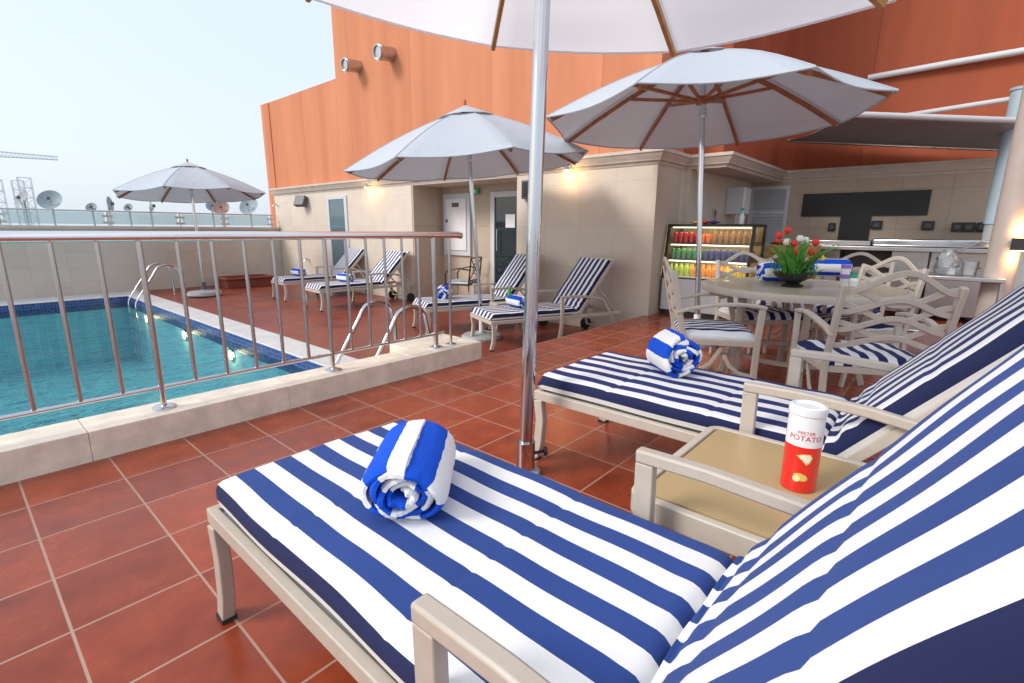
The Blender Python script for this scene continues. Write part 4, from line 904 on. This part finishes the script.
for x in(-.23,.23):
    for y in(-.33,.28): MB().tube([(x,y,.03),(x,y,.74)],.012).build('leg',M['steel'],t)

# ================================================================ UMBRELLAS
def umbrella(label,base,centre,sx,sy,Rr,rot,ha,canm,rib,pole_r=.022,basekind='disc',group='market umbrellas',hub_drop=.38,scallop=.03,nvent=True):
    t=thing('market_umbrella',label,'umbrella',base,0,group); B=Vector(base); c=Vector(centre)-B
    n=Vector((-sx,-sy,1)).normalized(); a=Vector((1,0,sx)).normalized(); bb=n.cross(a)
    rot_=rot
    apex=c+n*ha; V=[c+Rr*(math.cos(rot_+k*math.pi/4)*a+math.sin(rot_+k*math.pi/4)*bb) for k in range(8)]
    # canopy: each gore sags between ribs
    b=MB(); nr=12; ng=8; vs=[]; f0=.17
    for k in range(8):
        for j in range(ng):
            g=j/ng
            for i in range(nr+1):
                f=f0+(1-f0)*i/nr
                p=V[k].lerp(V[(k+1)%8],g)*f+apex*(1-f)
                sag=math.sin(math.pi*g)*f; 
                bow=.055*math.sin(math.pi*f)        # ribs bow up
                p=p+n*(bow-sag*.035)-(p-apex-n*(n.dot(p-apex)))*(sag*scallop if f>.9 else 0)
                vs.append(p)
    m_=nr+1; tot=8*ng; fs=[(q*m_+i,q*m_+i+1,((q+1)%tot)*m_+i+1,((q+1)%tot)*m_+i) for q in range(tot) for i in range(nr)]
    # small valance hem
    st=len(vs)
    for q in range(tot): vs.append(vs[q*m_+nr]-n*.012)
    fs+=[(q*m_+nr,st+q,st+(q+1)%tot,((q+1)%tot)*m_+nr) for q in range(tot)]
    o=b.add(vs,fs).build('canopy',canm,t)
    for e in o.data.edges: pass
    for k in range(8):
        base_i=k*ng*m_; MB().tube([Vector(b.v[base_i+i])+n*.002 for i in range(0,m_,2)],.0045,seg=5).build('seam',canm,t)
    MB().tube([Vector(b.v[q*m_+nr])-n*.004 for q in range(tot)],.006,seg=5,closed=True).build('hem',canm,t)
    # vent cap
    b=MB(); vs=[apex+n*.045]
    for k in range(8):
        for g in (0,.5):
            p=V[k].lerp(V[(k+1)%8],g); f=.24 if g==0 else .235; q=p*f+apex*(1-f)+n*(.055 if g==0 else .062); vs.append(q)
    b.add(vs,[(0,1+i,1+(i+1)%16) for i in range(16)]).build('vent_cap',canm,t)
    MB().lathe([(.012,.0),(.02,.03),(.014,.06),(.001,.07)],apex+n*.04,axis=n,seg=12).build('finial',rib,t)
    hub=c+n*(ha-.05-hub_drop)*1.0
    for k in range(8):
        d_=V[k]-apex; pth=[apex-n*.07+d_*.04]+[apex+d_*f+n*(.055*math.sin(math.pi*f)-.052) for f in(.25,.5,.75,.97)]
        r_=MB().bar(pth,.026,.040).build('rib',rib,t,bevel=.003)
        mid=apex+d_*.48+n*(.055*math.sin(math.pi*.48)-.065)
        MB().bar([hub+(d_-n*d_.dot(n)).normalized()*.04,mid],.022,.030).build('strut',rib,r_)
    MB().lathe([(.05,-.035),(.055,0),(.05,.035)],hub,axis=n,seg=16).build('hub',rib,t); MB().lathe([(.06,-.05),(.06,-.0),(.045,.02)],apex-n*.02,axis=n,seg=16).build('crown',rib,t)
    pb=Vector((0,0,.25 if basekind!='flat' else .12))
    MB().tube([pb,apex-n*.03],pole_r,seg=24).build('pole',M['chrome'],t)
    MB().lathe([(pole_r*1.25,-.02),(pole_r*1.35,0),(pole_r*1.25,.06)],pb+(apex-pb)*.78,seg=18).build('collar',M['chrome'],t)
    if basekind=='disc':
        MB().lathe([(.27,0),(.275,.03),(.25,.055),(.06,.075),(.05,.09)],(0,0,0),seg=40).build('base',M['grey'],t); MB().lathe([(.035,.09),(.035,.30)],(0,0,0),seg=18).build('sleeve',M['pvc'],t); MB().tube([(.035,0,.24),(.07,0,.24)],.01).build('knob',M['steel'],t)
    elif basekind=='wheel':
        MB().lathe([(.32,0.02),(.33,.04),(.31,.10),(.06,.13),(.05,.14)],(0,0,0),seg=40).build('base',M['grey'],t); MB().lathe([(.045,.14),(.045,.30)],(0,0,0),seg=18).build('sleeve',M['darkgrey'],t)
    else:
        MB().lathe([(.07,0),(.07,.02),(.05,.03)],(0,0,0),seg=40).build('base',M['grey'],t); MB().lathe([(.045,.03),(.045,.17),(.032,.17)],(0,0,0),seg=20).build('sleeve',M['chrome'],t)
        MB().tube([(.02,-.03,.11),(.07,-.05,.11)],.008).lathe([(.001,0),(.022,.004),(.022,.02),(.001,.024)],(.07,-.05,.11),axis=(.7,-.7,0),seg=12).build('clamp_knob',M['black'],t)
    return t
umbrella('large white umbrella with a thick chrome pole between the two nearest loungers',(1.70,1.39,0),(1.735,1.40,2.272),-.005,.108,1.62,-.706,.55,M['canopy_white'],M['woodp'],pole_r=.031,basekind='flat')
umbrella('pale grey umbrella with wooden ribs over the dining set',(5.12,1.90,0),(5.085,2.03,2.20),.0,-.028,1.524,.074,.60,M['canopy_grey'],M['wood'],pole_r=.027,basekind='disc')
umbrella('pale umbrella standing between the pool deck loungers and the kerb end',(4.72,4.66,DZ),(4.612,4.733,1.924),.067,-.048,1.524,119.671,.664,M['canopy_grey'],M['wood'],pole_r=.025,basekind='disc')
umbrella('farthest pale umbrella beside the pool near the parapet',(3.68,12.0,DZ),(3.697,11.997,1.802),.01,-.069,1.39,.953,.602,M['canopy_grey'],M['wood'],pole_r=.025,basekind='wheel')

# ================================================================ SMALL DECK ITEMS
t=thing('planter_box','low red planter box at the foot of the parapet wall','planter',(5.05,13.3,DZ)); MB().box((-.55,-.3,0),(.55,.4,.20)).build('box',M['brickred'],t,bevel=.01); MB().box((-.6,-.35,.203),(.6,-.22,.25)).box((-.6,.32,.203),(.6,.45,.25)).box((-.6,-.22,.203),(-.48,.32,.25)).box((.48,-.22,.203),(.6,.32,.25)).build('rim',M['brickred'],t,bevel=.008)
t=bottle('soda_bottle',col('bottle_green',(.08,.40,.08),.2),M['whitep'],'green drink bottle on the small table between the deck loungers','bottle',h=.24,r=.034); t.location=(5.38,4.74,DZ+.421)
t=bottle('dark_bottle',col('bottle_dark',(.03,.06,.03),.2),M['black'],'dark bottle standing on the farthest lounger beside its towel','bottle',h=.12,r=.028); t.location=(5.2,10.5,DZ+CT)

# ================================================================ BEYOND THE PARAPET
def dish(label,px,dist,z,r,face,m_,tilt=None):
    if tilt is None: tilt=6 if ('edge on' in label or 'edge' in label) else 28
    t=thing('satellite_dish',label,'satellite dish',(px[0],px[1],-.5),0,'satellite dishes on the roof beyond')
    hgt=z+.5; ax=Vector((math.cos(face)*math.cos(R(tilt)),math.sin(face)*math.cos(R(tilt)),math.sin(R(tilt))))
    MB().lathe([(.001,0)]+[(r*f,r*.28*f*f) for f in(.25,.5,.75,1)]+[(r*1.01,r*.27),(r*.75,r*.13),(r*.4,r*.02),(.001,-.015)],(0,0,hgt),axis=ax,seg=28).build('reflector',m_,t)
    MB().tube([(0,0,0),(0,0,hgt-.02),Vector((0,0,hgt))-ax*.02],.035).build('mast',M['steel'],t)
    f=Vector((0,0,hgt))+ax*r*.55; MB().tube([Vector((0,0,hgt))+Vector((0,0,-r*.8))+ax*r*.25,f],.018).build('feed_arm',M['steel'],t); MB().lathe([(.05,-.05),(.06,.03),(.03,.05)],f,axis=ax,seg=10).build('feed_horn',M['darkgrey'],t)
def at(dist,u,v):
    dr=fw+r2*(u-512)/496.5-u2*(v-341.5)/496.5; k=dist/math.hypot(dr.x,dr.y); return Vector((0,0,1.15))+dr*k
for (u,v,ds,rp,fc,mt,lb) in [(24,200,24,9.5,R(200),'dish','grey mesh satellite dish at the far left beyond the glass'),(51,201,25,11,R(240),'dishblue','wide pale blue satellite dish second from the left'),(92,208,26,5.5,R(235),'dish','small grey satellite dish just left of the narrow one'),(108,204,24,8,R(330),'dishblue','narrow upright pale blue dish seen nearly edge on'),(129,208,26,5,R(225),'dish','small round grey dish to the right of the narrow one'),(150,206,23,7,R(345),'dishblue','edge on pale dish under the left side of the far umbrella'),(212,207,25,7,R(260),'dish','grey dish left of the rusty one under the far umbrella'),(222,209,22,9.5,R(230),'dishrust','rusty reddish dish under the far umbrella'),(250,207,24,12,R(215),'dishblue','big pale blue dish next to the orange corner pier')]:
    p=at(ds,u,v); dish(lb,(p.x,p.y),ds,p.z,rp*.76*ds/560,fc,M[mt])
def lattice(label,u,ds,v0,v1,w,name='lattice_tower',cat='tower'):
    p0=at(ds,u,v0); p1=at(ds,u,v1); t=thing(name,label,cat,(p0.x,p0.y,-30),0,'lattice towers on the skyline'); H=p1.z+30
    b=MB()
    for x in(-w,w):
        for y in(-w,w): b.tube([(x,y,0),(x,y,H)],w*.09,seg=5)
    b.build('uprights',M['lattice'],t)
    b=MB(); n=int(H/(2*w)); 
    for i in range(n):
        z0=H*i/n; z1=H*(i+1)/n
        for (xa,ya),(xb,yb) in(((-w,-w),(w,-w)),((w,-w),(w,w)),((w,w),(-w,w)),((-w,w),(-w,-w))): b.tube([(xa,ya,z0),(xb,yb,z1)],w*.05,seg=4); b.tube([(xa,ya,z1),(xb,yb,z1)],w*.05,seg=4)
    b.build('bracing',M['lattice'],t); return t
lattice('pale lattice tower at the left edge of the skyline',1,150,215,180,1.1)
lattice('shorter lattice tower left of the tall one on the skyline',24,150,215,181,.9)
lattice('taller lattice tower between the two big dishes on the skyline',31,150,215,178,1.0)
# crane jib
pa=at(170,-80,150); pb_=at(170,58,160); t=thing('tower_crane','distant tower crane jib crossing the pale sky','crane',(pa.x,pa.y,-30))
A=Vector((0,0,pa.z+29.6)); Bv=Vector((pb_.x-pa.x,pb_.y-pa.y,pb_.z+30)); b=MB(); n=34
for off in((0,0,0),(0,0,1.5)): b.tube([A+Vector(off),Bv+Vector(off)*.5],.14,seg=5)
for i in range(n):
    p=A.lerp(Bv,i/n); q=A.lerp(Bv,(i+.5)/n); r_=A.lerp(Bv,(i+1)/n); hq=1.5*(1-.5*(i+.5)/n)
    b.tube([p,q+Vector((0,0,hq)),r_],.08,seg=4)
b.build('jib',M['lattice'],t)
b=MB()
for x in(-1,1):
    for y in(-1,1): b.tube([(x,y,0),(x,y,A.z+3)],.12,seg=5)
b.build('mast',M['lattice'],t)
